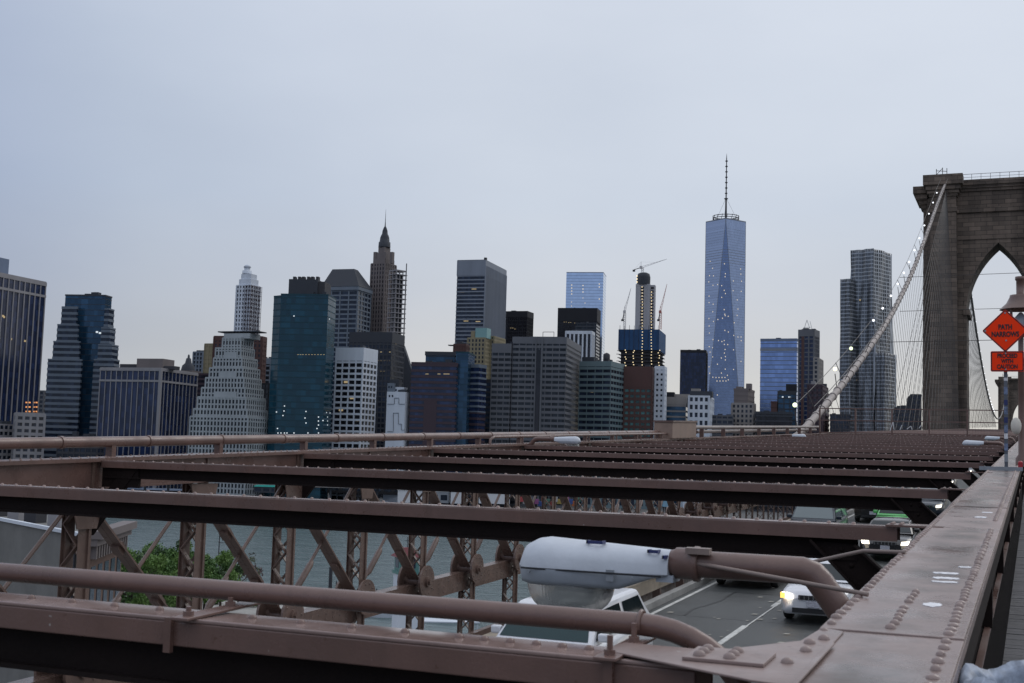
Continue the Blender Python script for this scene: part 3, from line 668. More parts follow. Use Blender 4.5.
gus = MB().add([(0.155,-0.3,-0.35),(0.155,0.3,-0.35),(0.155,0.17,-0.8),(0.155,-0.17,-0.8),(0.17,-0.3,-0.35),(0.17,0.3,-0.35),(0.17,0.17,-0.8),(0.17,-0.17,-0.8)], [(3,2,1,0),(4,5,6,7),(0,1,5,4),(1,2,6,5),(2,3,7,6),(3,0,4,7)])
pm.v = [(-vy*0.78, vx*1.0, vz) for vx,vy,vz in pm.v]
src = None
for i in range(52):
    y = 12.02+2.285*(i-3); L_ = dk(TX, y, -0.62)
    if src is None:
        src = [pm.build('post', PAINT_TR, root, L_), disc.build('pin_plate', PAINT_TR, root, dk(TX,y,-3.08)), diag.build('diagonal', PAINT_TR, root, L_), gus.build('gusset_plate', PAINT_TR, root, L_), tie.build('tie_rod', PAINT_TR, root, L_)]
        tb = turn.build('turnbuckle', PAINT_TR, src[4])
    else:
        for k, s_ in enumerate(src):
            o = part_copy(s_, root, dk(TX,y,-3.08) if k == 1 else L_)
            if k == 4: part_copy(tb, o)
# parapet beams between road and truss
root = empty('road_barrier', (0,0,0)); tag(root, 'tan bolted steel barrier along the left edge of the roadway', 'barrier')
sheared(MB().box(-9.25,-8.84,-10,216,ROADZ+0.62,ROADZ+0.66).box(-8.88,-8.85,-10,216,ROADZ+0.32,ROADZ+0.615)).build('rail_plate', mat('tan rail paint', (0.3,0.25,0.19), 0.4, var=0.3), root)
for i in range(40): sheared(MB().box(-9.1,-8.9,4+i*2.285,4.12+i*2.285,ROADZ-0.3,ROADZ+0.619)).build('barrier_post', PAINT_TR, root)

# ---- pipe railing on the outer chord
root = empty('pipe_railing', (0,0,0)); tag(root, 'long fat brown pipe on stub supports along the outer chord, left to centre', 'pipe')
sheared(MB().tube([(-10.9,-2,-0.385),(-10.9,39,-0.385)],0.068,14)).build('pipe', PAINT_TOP, root)
for i in range(22):
    y = 8.6+1.62*i
    sheared(MB().tube([(-10.9,y,-0.385),(-10.9,y+0.05,-0.385)],0.078,14)).build('collar', PAINT, root)
for i in range(15):
    y = 8.2+2.285*i
    sheared(MB().box(-10.95,-10.85,y-0.04,y+0.04,-0.57,-0.42)).build('stub_support', PAINT, root)
root = empty('handrail', (0,0,0)); tag(root, 'thin pale handrail bent down at its near end beside the fat pipe', 'handrail')
sheared(MB().tube([(-10.62,24.2,-0.62),(-10.62,24.2,-0.46),(-10.62,24.4,-0.41),(-10.62,40,-0.41)],0.03,8)).build('rail', PAINT_TOP, root)
for i in range(7): sheared(MB().cyl((-10.62,26+i*2.285,-0.57),(-10.62,26+i*2.285,-0.42),0.025,n=8)).build('post', PAINT_TOP, root)
root = empty('junction_box', (0,0,0)); tag(root, 'square brown steel box on the outer chord where the fat pipe ends', 'steel box')
sheared(MB().box(-11.05,-10.45,38.0,41.0,-0.57,-0.05)).build('box_body', mat('tan box paint',(0.26,0.18,0.14),0.5,var=0.2), root, bevel=0.02)
sheared(MB().box(-11.08,-10.42,37.97,41.03,-0.05,-0.0)).build('lid', PAINT, root)
root = empty('pipe_run', (0,0,0)); tag(root, 'pair of pale pipes continuing beyond the brown box towards the cable foot', 'pipe')
for x, z in ((-10.75,-0.22),(-10.95,-0.38)): sheared(MB().tube([(x,41,z),(x,69,z)],0.06,8)).build('pipe', CABLE, root)
for i in range(8): sheared(MB().box(-10.85,-10.7,43+3.3*i,43.05+3.3*i,-0.57,-0.25)).build('pipe_support', PAINT, root)

# ---- nearest conduit pipe above the first beam
root = empty('conduit_pipe', (0,0,0)); tag(root, 'thick near brown pipe above the lowest beam, elbowed down at its right end', 'pipe')
pts = [(-7,3.3,-0.552),(-0.985,3.3,-0.552)]
for k in range(1, 9):
    a = pi/2*k/8*0.8; pts.append((-0.985+0.30*sin(a), 3.3, -0.552-0.24*(1-cos(a))))
pts.append((-0.655,3.3,-0.86))
sheared(MB().tube(pts,0.0305,20)).build('pipe', PAINT, root)
for x in (-0.985, -2.27):
    sheared(MB().box(x-0.03,x+0.03,2.985,3.36,-0.5965,-0.588)).build('bracket_strap', PAINT_TOP, root, bevel=0.002)
    for yy in (3.03, 3.235):
        sheared(MB().cyl((x,yy,-0.588),(x,yy,-0.575),0.016,n=6,sm=False).cyl((x,yy,-0.575),(x,yy,-0.54 if x > -1 else -0.562),0.008,n=8)).build('bolt', PAINT_TOP, root)
    ub = [(x+0.0,3.3+0.035*cos(a),-0.552+0.035*sin(a)) for a in [(-0.3+k*(pi+0.6)/10) for k in range(11)]]
    if x > -1: sheared(MB().tube(ub,0.006,6)).build('clamp', PAINT, root)

# ---- cobra-head street lights
LB = MB()
secs = []
NS = 14
for i in range(NS+1):                           # loft along x from tip (0) to neck (0.62)
    t = i/NS; x = 0.615*t
    w = 0.135*sqrt(max(0.0,1-(1-min(1,t/0.28))**2)) if t < 0.28 else 0.135-0.075*((t-0.28)/0.72)**1.6
    hh = 0.115*sqrt(max(0.0,1-(1-min(1,t/0.22))**2)) if t < 0.22 else 0.115-0.025*((t-0.22)/0.78)
    w = max(w,0.004); hh = max(hh,0.004)
    secs.append((x,w,hh))
def loft(m, secs, fn, mt=0):
    rings = [fn(*s_) for s_ in secs]; k = len(rings[0]); vs = [p for r_ in rings for p in r_]; fs = []
    for i in range(len(rings)-1):
        for j in range(k-1): fs.append((i*k+j,(i+1)*k+j,(i+1)*k+j+1,i*k+j+1))
    m.add(vs, fs, mt, True); m.add(rings[-1], [tuple(range(k))], mt); return m
house = loft(MB(), secs, lambda x,w,h: [(x, w*cos(a), h*max(0,sin(a))**0.75) for a in [pi*j/12 for j in range(13)]])
def lowsec(x,w,h):
    d = 0.062 if x < 0.42 else 0.062*(1-(x-0.42)/0.2)+0.004
    w2 = w*1.02
    return [(x,-w2,0.0),(x,-w2*0.97,-d*0.7*min(1,w/0.1)),(x,-w2*0.85,-d*min(1,w/0.1)),(x,w2*0.85,-d*min(1,w/0.1)),(x,w2*0.97,-d*0.7*min(1,w/0.1)),(x,w2,0.0)]
lower = loft(MB(), secs, lowsec)
bowl = MB(); 
for i in range(7):
    pass
bp_ = [(0.175*cos(a)**0.5 if cos(a) > 0 else 0.001, -0.115*sin(a)) for a in [pi/2*i/8 for i in range(9)]]
bowl.lathe([(r_, z) for r_, z in bp_], (0,0,0), 28)
bowl.v = [(0.215+x*1.0, y*0.68, z-0.055) for x,y,z in bowl.v]
def street_light(loc, flip, label, arm_pts, detail=False):
    root = empty('street_light', loc, (0,0,pi if flip else 0)); tag(root, label, 'street light', 'cobra-head street lights over the roadway')
    if detail or not SLP:
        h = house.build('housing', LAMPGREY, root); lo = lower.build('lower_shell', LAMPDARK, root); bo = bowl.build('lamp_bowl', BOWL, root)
        hb = MB().box(-0.001,0.615,-0.139,-0.1375,-0.004,0.003).build('seam', TRIM, root)
        hb.scale = (0.9,0.98,1); hb.location = (0.06,0,0)
        SLP.extend([h,lo,bo])
    else:
        for s_ in SLP: part_copy(s_, root)
    if detail:
        for x0, x1, z, y in ((0.30,0.36,0.100,-0.055),(0.54,0.575,0.078,-0.05),(0.60,0.607,0.06,-0.06)):
            g = MB(); g.box(x0,x0+0.006,y-0.02,y+0.02,z,z+0.012); g.box(x1,x1+0.006,y-0.02,y+0.02,z,z+0.012); g.box(x0,x1,y-0.02,y-0.014,z,z+0.012)
            g.build('marker_scribble', INK, root)
        MB().box(0.57,0.635,-0.05,0.05,-0.028,-0.002).build('hinge', LAMPDARK, root)
        MB().cyl((0.12,0,-0.085),(0.33,0,-0.085),0.022,n=14).build('lamp_tube', CHROME, root)
        MB().box(0.08,0.36,-0.09,0.09,-0.058,-0.054).build('reflector', STEEL, root)
        MB().box(0.40,0.43,-0.132,-0.122,-0.03,0.012).build('latch', STEEL, root)
        for xs_ in (0.09,0.5): MB().cyl((xs_,-0.128,-0.014),(xs_,-0.136,-0.014),0.006,n=8).build('screw', STEEL, root)
    MB().tube(arm_pts,0.0500 if detail else 0.05,16).build('arm', PAINT, root)
    MB().tube([(0.60,0,0.042),(0.625,0,0.042),(0.635,0,0.042),(0.70,0,0.042),(0.705,0,0.042),(0.722,0,0.042),(0.724,0,0.042)],[0.045,0.05,0.058,0.06,0.066,0.066,0.05],16).build('arm_socket', PAINT, root)
    return root
SLP = []
# near one: tip at x=-1.87, arm bends down to the girder side
street_light(dk(-1.875,4.6,-0.575), False, 'nearest grey cobra-head street light, big, on a bent brown pipe arm', [(0.70,0,0.042),(1.10,0,0.042),(1.14,0,0.030),(1.165,0,0.003),(1.38,0.0,-0.29)], True)
def arm_far(): return [(0.70,0,0.042),(1.02,0,0.042),(1.08,0,0.03),(1.12,0,0.0),(1.3,0,-0.25)]
street_light(dk(-9.30,26.2,-0.50), True, 'small grey cobra-head street light above the beams at centre, pointing right', arm_far())
street_light(dk(-2.0,40.0,-0.56), False, 'pale cobra-head street light low above the beams just left of the sign post', arm_far())
street_light(dk(-1.95,57,-0.56), False, 'farthest pale cobra-head street light left of the orange signs', arm_far())
street_light(dk(-9.30,56,-0.62), True, 'far cobra-head street light at the foot of the main cable', arm_far())
# bracing rods
o = sheared(MB().tube([(-1.17,4.56,-0.525),(-1.10,4.55,-0.53),(-0.52,4.39,-0.575)],0.008,8)).build('brace_rod', ROD); tag(o, 'thin rod tying the near lamp arm back to the girder edge', 'rod')
o = sheared(MB().tube([(-0.966,6.0,-0.653),(-0.72,5.92,-0.58),(-0.535,5.87,-0.572)],0.009,8)).build('brace_rod', ROD); tag(o, 'kinked thin rod resting on the girder edge behind the lamp arm', 'rod')
o = sheared(MB().box(-1.19,-1.10,4.53,4.57,-0.49,-0.468)).build('rod_clamp', ROD); tag(o, 'small clamp on top of the near lamp arm holding a rod', 'clamp')

# ---- transverse chain-link fence over the roadway
root = empty('chain_link_fence', (0,0,0)); tag(root, 'see-through brown railing across the roadway in front of the tower', 'fence')
FY = 68.0
tr = MB()
for z in (0.78, 0.15): tr.bar((-10.6,FY,z),(-1.2,FY,z),0.05,0.05)
tr.bar((-10.6,FY,-0.5),(-1.2,FY,-0.5),0.05,0.06)
sheared(tr).build('rail', PAINT, root)
for i in range(6):
    x = -10.58+1.86*i; sheared(MB().bar((x,FY,-0.6),(x,FY,0.8),0.08,0.08)).build('post', PAINT, root)
me = MB(); x = -10.6
while x < -1.2: me.bar((x,FY,-0.5),(x,FY,0.78),0.006,0.006); x += 0.14
sheared(me).build('wire_mesh', PAINT, root)
gr_ = MB()
for x0, z0, x1, z1 in ((-6.95,-0.35,-6.8,0.1),(-6.8,0.1,-6.75,-0.3),(-6.45,-0.3,-6.35,-0.05),(-6.1,-0.25,-5.9,-0.1),(-5.9,-0.1,-5.85,-0.28),(-5.5,-0.2,-5.4,-0.05)): gr_.tube([dk(x0,FY-0.08,z0),dk(x1,FY-0.08,z1)],0.02,5)
o = gr_.build('graffiti', WHITEP, root)
netm = MB()
for k in range(20): y = 71+k*2.285; netm.tube([(-10.4,y,-0.52),(-0.9,y,-0.52)],0.02,5)
for k in range(36): x = -10.3+k*0.27; netm.tube([(x,68,-0.55),(x,120,-0.55)],0.012,4)
o = sheared(netm).build('debris_net', PAINT); tag(o, 'brown wire grid stretched flat over the far beams before the tower', 'netting')

# ================================================================= SIGNS & LANTERN POST
def text_mesh(body, size, mt, parent, loc, name='lettering', sx=0.74):
    cu = bpy.data.curves.new(name, 'FONT'); cu.body = body; cu.size = size; cu.align_x = 'CENTER'; cu.align_y = 'CENTER'; cu.extrude = 0.0008; cu.offset = size*0.04
    to = bpy.data.objects.new('tmp', cu); COL.objects.link(to)
    me = bpy.data.meshes.new_from_object(to.evaluated_get(bpy.context.evaluated_depsgraph_get())); bpy.data.objects.remove(to)
    o = bpy.data.objects.new(name, me); COL.objects.link(o); me.materials.clear(); me.materials.append(mt)
    o.parent = parent; o.location = loc; o.rotation_euler = (pi/2, 0, 0); o.scale = (sx, 1, 1); return o
def rrect(w, h, r, k=4):
    p = []
    for cx, cy, a0 in ((w-r,h-r,0),(-w+r,h-r,pi/2),(-w+r,-h+r,pi),(w-r,-h+r,3*pi/2)):
        for i in range(k+1): a = a0+pi/2*i/k; p.append((cx+r*cos(a), cy+r*sin(a)))
    return p
def plate(poly, y0, y1): # polygon in x,z extruded along y
    n_ = len(poly); v = [(x,y0,z) for x,z in poly]+[(x,y1,z) for x,z in poly]
    return MB().add(v, [tuple(range(n_)), tuple(range(n_,2*n_))[::-1]]+[(i,n_+i,n_+(i+1)%n_,(i+1)%n_) for i in range(n_)])
def border(poly, poly2, y):
    n_ = len(poly); return MB().add([(x,y,z) for x,z in poly]+[(x,y,z) for x,z in poly2], [(i,(i+1)%n_,n_+(i+1)%n_,n_+i) for i in range(n_)])
SY = 17.5
root = empty('sign_post', dk(-0.335,SY,-0.588)); tag(root, 'slim galvanised sign post covered in stickers standing on the girder', 'post')
MB().box(-0.022,0.022,0.03,0.06,0.0,2.05).build('post', mat('dull post steel',(0.11,0.12,0.14),.5,.3,var=.3), root)
for z0, z1, mt in ((0.12,0.22,STEEL),(0.26,0.36,STICK),(0.42,0.49,WHITEP),(0.5,0.6,STICK),(0.63,0.7,INK),(0.74,0.84,STICK),(0.86,0.93,INK),(1.0,1.1,STICK),(1.18,1.22,WHITEP)):
    MB().box(-0.023,0.023,0.026,0.03,z0,z1).build('sticker', mt, root)
MB().bar((-0.33,0.04,0.03),(0.2,0.04,0.03),0.06,0.05).build('base_bracket', STEEL, root)
root = empty('warning_sign', dk(-0.335,SY,1.25)); tag(root, 'orange diamond warning sign reading PATH NARROWS', 'sign')
rot45 = lambda p: [((x-z)*0.7071,(x+z)*0.7071) for x,z in p]
o = plate(rot45(rrect(0.202,0.202,0.022)), 0.0, 0.012).build('panel', ORANGE, root)
border(rot45(rrect(0.198,0.198,0.02)), rot45(rrect(0.186,0.186,0.014)), -0.0025).build('border', BLACK, root)
text_mesh('PATH', 0.092, BLACK, root, (0.0,-0.003,0.045)); text_mesh('NARROWS', 0.092, BLACK, root, (0.0,-0.003,-0.05))
for x, z in ((-0.245,0),(0.01,-0.13),(0.0,0.235)): MB().cyl((x,-0.006,z),(x,0.02,z),0.012,n=10).build('bolt', STEEL, root)
root = empty('warning_sign', dk(-0.312,SY,0.845)); tag(root, 'orange rectangular sign reading PROCEED WITH CAUTION below the diamond', 'sign')
plate(rrect(0.205,0.135,0.02), 0.0, 0.012).build('panel', ORANGE, root)
border(rrect(0.2,0.13,0.018), rrect(0.187,0.117,0.012), -0.0025).build('border', BLACK, root)
for s_, z in (('PROCEED',0.072),('WITH',0.0),('CAUTION',-0.072)): text_mesh(s_, 0.076, BLACK, root, (0,-0.003,z))
for z in (0.105,-0.105): MB().cyl((-0.02,-0.006,z),(-0.02,0.02,z),0.01,n=10).build('bolt', STEEL, root)
# lantern post
root = empty('lantern_post', dk(-0.165,20.0,-0.6)); tag(root, 'brown lantern post with a flared roof behind the orange signs', 'lamp post')
MB().lathe([(0.09,0),(0.09,0.12),(0.05,0.18),(0.045,1.5),(0.06,1.52),(0.06,1.6),(0.04,1.62),(0.04,1.95)],(0,0,0),14).build('post', PAINT, root)
MB().lathe([(0.30,2.34),(0.285,2.36),(0.20,2.44),(0.155,2.53),(0.15,2.56),(0.06,2.57),(0.06,2.78),(0.075,2.79),(0.075,2.84),(0.0,2.85)],(0,0,0),20).build('lamp_roof', PAINT, root)
for k in range(4):
    a = pi/4+pi/2*k; MB().tube([(0.17*cos(a),0.17*sin(a),1.95),(0.19*cos(a),0.19*sin(a),2.36)],0.02,6).build('lantern_bar', PAINT, root)
MB().lathe([(0.04,1.93),(0.22,1.95),(0.22,1.99),(0.04,2.0)],(0,0,0),16).build('lantern_tray', PAINT, root)
MB().lathe([(0.06,2.0),(0.1,2.1),(0.09,2.22),(0.02,2.3)],(0,0,0),14).build('lamp_globe', mat('frosted glass',(0.35,0.38,0.42),0.3), root)
o = MB().sphere((0,0,0),0.075,12,8,sz=1.7).build('paper_wrap', mat('cream wrap',(0.55,0.52,0.46),0.7,var=0.2)); o.location = dk(-0.24,19.8,0.0); tag(o, 'cream wrapped bundle tied to the lantern post beside the railing', 'bundle')
o = MB().box(-0.03,0.03,-0.03,0.03,-0.04,0.04).dome((0,0,0.04),0.03,0.02,8).build('red_reflector', mat('red plastic',(0.35,0.02,0.03),0.3)); o.location = dk(-0.17,18.2,-0.53); tag(o, 'small red reflector at the girder edge beside the sign post foot', 'reflector')
# litter bin with liner at lower right
root = empty('litter_bin', dk(0.075,3.4,-1.695)); tag(root, 'litter bin with crumpled blue-grey liner at the bottom right corner', 'litter bin')
MB().lathe([(0.2,0),(0.24,0.98),(0.25,1.0),(0.23,1.0),(0.22,0.9)],(0,0,0),28).build('basket', STEEL, root)
ln = MB(); prof = [(0.235,0.78),(0.268,0.84),(0.272,0.95),(0.262,1.04),(0.24,1.075),(0.215,1.05),(0.2,0.9)]
nn = 160; vs = []
for r_, z in prof:
    for k in range(nn):
        a = 2*pi*k/nn; w = 1+0.018*sin(a*26+z*7)+0.012*sin(a*41+1.3)+0.01*sin(a*9); vs.append((r_*w*cos(a), r_*w*sin(a), z+0.012*sin(a*7)))
ln.add(vs, [(i*nn+k,i*nn+(k+1)%nn,(i+1)*nn+(k+1)%nn,(i+1)*nn+k) for i in range(len(prof)-1) for k in range(nn)], 0, True)
ln.build('liner', mat('plastic liner',(0.24,0.28,0.35),0.5,var=0.5,vscale=30), root)

# ================================================================= VEHICLES
def car(label, x, y, paint, L=4.4, W=1.72, H=1.42, suv=False, lights=True, signal=False, roofcol=None, rear=False, glassm=None, name='sedan', lane_group=True):
    root = empty(name, dk(x, y, ROADZ+0.004), (math.atan(SL), 0, pi if rear else 0))
    tag(root, label, 'car', 'vehicles on the bridge roadway')
    hw = W/2; hb = 0.86 if not suv else 1.05; hood = 0.80 if not suv else 1.02
    G = glassm or CARGLASS
    # body loft along y: front at y=0, rear at y=L
    st_ = [(0.0,0.30,0.52,0.60,hood*0.72),(0.06,0.22,0.52,0.86,hood*0.84),(0.25,0.2,0.52,0.97,hood*0.93),(0.75,0.2,0.53,1.0,hood*0.97),(1.25,0.2,0.55,1.0,hood+0.02),(1.9,0.2,0.55,1.0,hb+0.02),(L*0.72,0.2,0.56,1.0,hb+0.05),(L-0.55,0.22,0.57,0.985,hb+0.06),(L-0.12,0.26,0.58,0.93,hb+0.02),(L,0.34,0.58,0.80,hb*0.85)]
    rings = []
    for yy, zb, zm, wf, zt in st_:
        w = hw*wf
        half = [(0.0,zb),(w*0.9,zb),(w*0.985,zb+0.08),(w,zm),(w*0.985,zt-0.12),(w*0.93,zt-0.02),(w*0.78,zt+0.01),(0,zt+0.035)]
        rings.append([(px_,yy,pz) for px_,pz in half]+[(-px_,yy,pz) for px_,pz in half[-2:0:-1]])
    k = len(rings[0]); m = MB()
    m.add([p for r_ in rings for p in r_], [(i*k+j,i*k+(j+1)%k,(i+1)*k+(j+1)%k,(i+1)*k+j) for i in range(len(rings)-1) for j in range(k)], 0, True)
    m.add(rings[0], [tuple(range(k))[::-1]]); m.add(rings[-1], [tuple(range(k))])
    m.build('body', paint, root)
    # greenhouse
    y0, y1, y2, y3 = (1.18, 1.95, L-1.25, L-0.45) if not suv else (1.2, 1.85, L-0.55, L-0.1)
    wb, wt = hw*0.93, hw*0.74; zb_ = hb+0.0
    def gh(t): # t along bottom..top ring of the cabin at height fraction
        return None
    rp = roofcol or paint
    cab_ = MB(); B4 = [(-wb,y0),(wb,y0),(wb,y3),(-wb,y3)]; T4 = [(-wt,y1),(wt,y1),(wt,y2),(-wt,y2)]
    rings = []
    for f_, z in ((0,zb_),(0.5,(zb_+H)/2-0.01),(0.93,H-0.045)):
        ff = f_**0.92 if f_ else 0
        rings.append([(bx+(tx-bx)*ff,by+(ty-by)*ff,z) for (bx,by),(tx,ty) in zip(B4,T4)])
    rings.append([(tx*0.9,ty+(0.12 if i < 2 else -0.12),H-0.008) for i,(tx,ty) in enumerate(T4)])
    rings.append([(tx*0.45,ty+(0.3 if i < 2 else -0.3),H+0.012) for i,(tx,ty) in enumerate(T4)])
    vs = [p for r_ in rings for p in r_]
    cab_.add(vs, [(i*4+j,i*4+(j+1)%4,(i+1)*4+(j+1)%4,(i+1)*4+j) for i in range(len(rings)-1) for j in range(4)]+[(16,17,18,19)], 0, False)
    cab_.build('roof', rp, root, bevel=0.06)
    # windows proud of the cabin
    def pane(nm, a, b_, c, d, inset, nrm, mt=G):
        if glassm is TEALGLASS and nm != 'windscreen': mt = CARGLASS
        P = [Vector(q) for q in (a,b_,c,d)]; cen = sum(P, Vector())/4; N = Vector(nrm).normalized()*0.012
        P = [p+(cen-p).normalized()*inset+N for p in P]; MB().add(P, [(0,1,2,3)]).build(nm, mt, root)
    def pt(bx,by,tx,ty,f_): z = zb_+(H-0.045-zb_)*f_/0.93; ff = f_**0.92 if f_ > 0 else 0; return (bx+(tx-bx)*ff, by+(ty-by)*ff, z)
    bl, br, tl, tr_ = pt(*B4[0],*T4[0],0.06), pt(*B4[1],*T4[1],0.06), pt(*B4[0],*T4[0],0.9), pt(*B4[1],*T4[1],0.9)
    pane('windscreen', bl, br, tr_, tl, 0.08, (0,-1,0.9))
    rbl, rbr, rtl, rtr = pt(*B4[3],*T4[3],0.1), pt(*B4[2],*T4[2],0.1), pt(*B4[3],*T4[3],0.88), pt(*B4[2],*T4[2],0.88)
    pane('rear_window', rbr, rbl, rtl, rtr, 0.09, (0,1,0.9))
    for s_ in (-1, 1):
        def side(y_b0,y_b1,y_t0,y_t1,nm):
            zA, zB = zb_+0.05, H-0.11; fa, fb = 0.1, 0.86
            xa, xb = wb+(wt-wb)*fa, wb+(wt-wb)*fb
            q = [(s_*xa,y_b0,zA),(s_*xa,y_b1,zA),(s_*xb,y_t1,zB),(s_*xb,y_t0,zB)]
            pane(nm, *(q if s_ > 0 else q[::-1]), 0.03, (s_,0,0.3))
        ym = (y1+y2)/2+0.05
        side(y0+0.2,ym-0.05,y1+0.1,ym-0.05,'side_window'); side(ym+0.05,y3-0.3,ym+0.05,y2-0.05,'side_window')
        mir = MB().box(s_*(hw+0.02)-0.09,s_*(hw+0.02)+0.09,y0+0.28,y0+0.40,hb+0.04,hb+0.17); mir.build('wing_mirror', paint, root, bevel=0.03)
        # lights
        hl = MB().add([(s_*hw*0.58,-0.012,hood*0.71),(s_*hw*0.86,0.05,hood*0.72),(s_*hw*0.90,0.06,hood*0.88),(s_*hw*0.60,0.022,hood*0.845)], [(0,1,2,3) if s_ > 0 else (3,2,1,0)])
        hl.v += [(vx,vy+0.05,vz) for vx,vy,vz in hl.v]; hl.f += [[7,6,5,4] if s_ > 0 else [4,5,6,7],[0,4,5,1],[1,5,6,2],[2,6,7,3],[3,7,4,0]]; hl.m += [0]*5; hl.s += [False]*5
        hl.v = [(vx,vy-0.02,vz) for vx,vy,vz in hl.v]
        hl.build('headlight', HEADL if lights else CHROME, root)
        if signal and s_ < 0: MB().box(-hw*0.93,-hw*0.80,-0.02,0.06,hood*0.72,hood*0.87).build('turn_signal', SIGNALL, root)
        tl_ = MB().box(s_*hw*0.72-0.13,s_*hw*0.72+0.13,L-0.14,L+0.005,hb*0.72,hb*0.92); tl_.build('tail_light', mat('tail lamp red',(0.3,0.01,0.01),0.3) if 'tail lamp red' not in bpy.data.materials else bpy.data.materials['tail lamp red'], root)
        for yy in (0.82, L-0.85):
            w_ = empty('wheel', (s_*(hw-0.11),yy,0.31)); w_.parent = root
            MB().tube([(-0.1,0,0),(-0.07,0,0),(0.07,0,0),(0.1,0,0)],[0.28,0.31,0.31,0.28],20).build('tyre', TYRE, w_); MB().cyl((-0.104,0,0),(0.104,0,0),0.19,n=14).build('rim', RIM, w_)
    gl = MB().box(-hw*0.42,hw*0.42,-0.03,0.05,hood*0.70,hood*0.82)
    gl.build('grille', TRIM, root)
    gb = MB()
    for i in range(7): xx = -hw*0.38+i*hw*0.127; gb.box(xx-0.008,xx+0.008,-0.036,-0.03,hood*0.705,hood*0.815)
    gb.build('grille_bar', CHROME, root)
    MB().box(-hw*0.6,hw*0.6,-0.012,0.04,0.26,0.37).build('air_intake', TRIM, root)
    MB().box(-0.153,0.153,-0.05,-0.01,0.40,0.54).build('number_plate', PLATE, root)
    return root
WPAINT = mat('white car paint',(0.72,0.73,0.76),0.3,coat=0.6); KPAINT = mat('black car paint',(0.012,0.012,0.014),0.25,coat=0.6); NAVY = mat('dark blue car paint',(0.02,0.03,0.045),0.3,coat=0.5)
SILV = mat('silver car paint',(0.35,0.38,0.42),0.3,0.5,coat=0.5); GREENP = mat('apple green car paint',(0.12,0.5,0.14),0.35,coat=0.4)
car('white compact saloon with amber and white headlights behind the lamp arm', -4.66, 29.2, WPAINT, 4.0, 1.6, 1.27, signal=True, name='white_car')
car('dark saloon with bright headlights driving toward us beside the girder', -4.62, 43.6, KPAINT, 4.5, 1.75, 1.28, name='dark_car')
car('black car with its lower half showing under the lamp arm, left lane', -7.45, 34.5, KPAINT, 4.5, 1.75, 1.4, lights=False, name='black_car', suv=True)
car('dark blue off-roader in the left lane with its pale windscreen showing', -7.45, 45.2, NAVY, 4.7, 1.75, 1.75, suv=True, name='off_roader', lights=False, glassm=mat('sky reflecting glass',(0.10,0.14,0.15),0.05,spec=1.0))
car('dark car between the off-roader and the dark saloon, mostly hidden', -6.9, 60, KPAINT, 4.5, 1.8, 1.6, lights=False, suv=True, name='dark_car')
car('car with an apple green roof behind the dark saloon', -5.2, 52.4, GREENP, 4.5, 1.75, 1.42, lights=False, name='green_car')
car('dark grey car with one bright headlight at the girder edge', -4.95, 64.4, NAVY, 4.5, 1.75, 1.4, name='silver_car')
car('black car far up the roadway with one headlight showing past a knee brace', -5.95, 91.4, KPAINT, 4.5, 1.75, 1.4, name='silver_car')
car('silver car farthest up the roadway beside the girder', -5.75, 114, SILV, 4.5, 1.75, 1.4, name='dark_car')
car('large white car right below the near street light, left lane', -7.2, 17.5, WPAINT, 4.7, 1.8, 1.62, suv=True, lights=False, glassm=TEALGLASS, name='white_car')
car('dark van far up the left lane beyond the off-roader', -7.4, 72, NAVY, 4.8, 1.85, 1.8, suv=True, lights=False, name='dark_van')
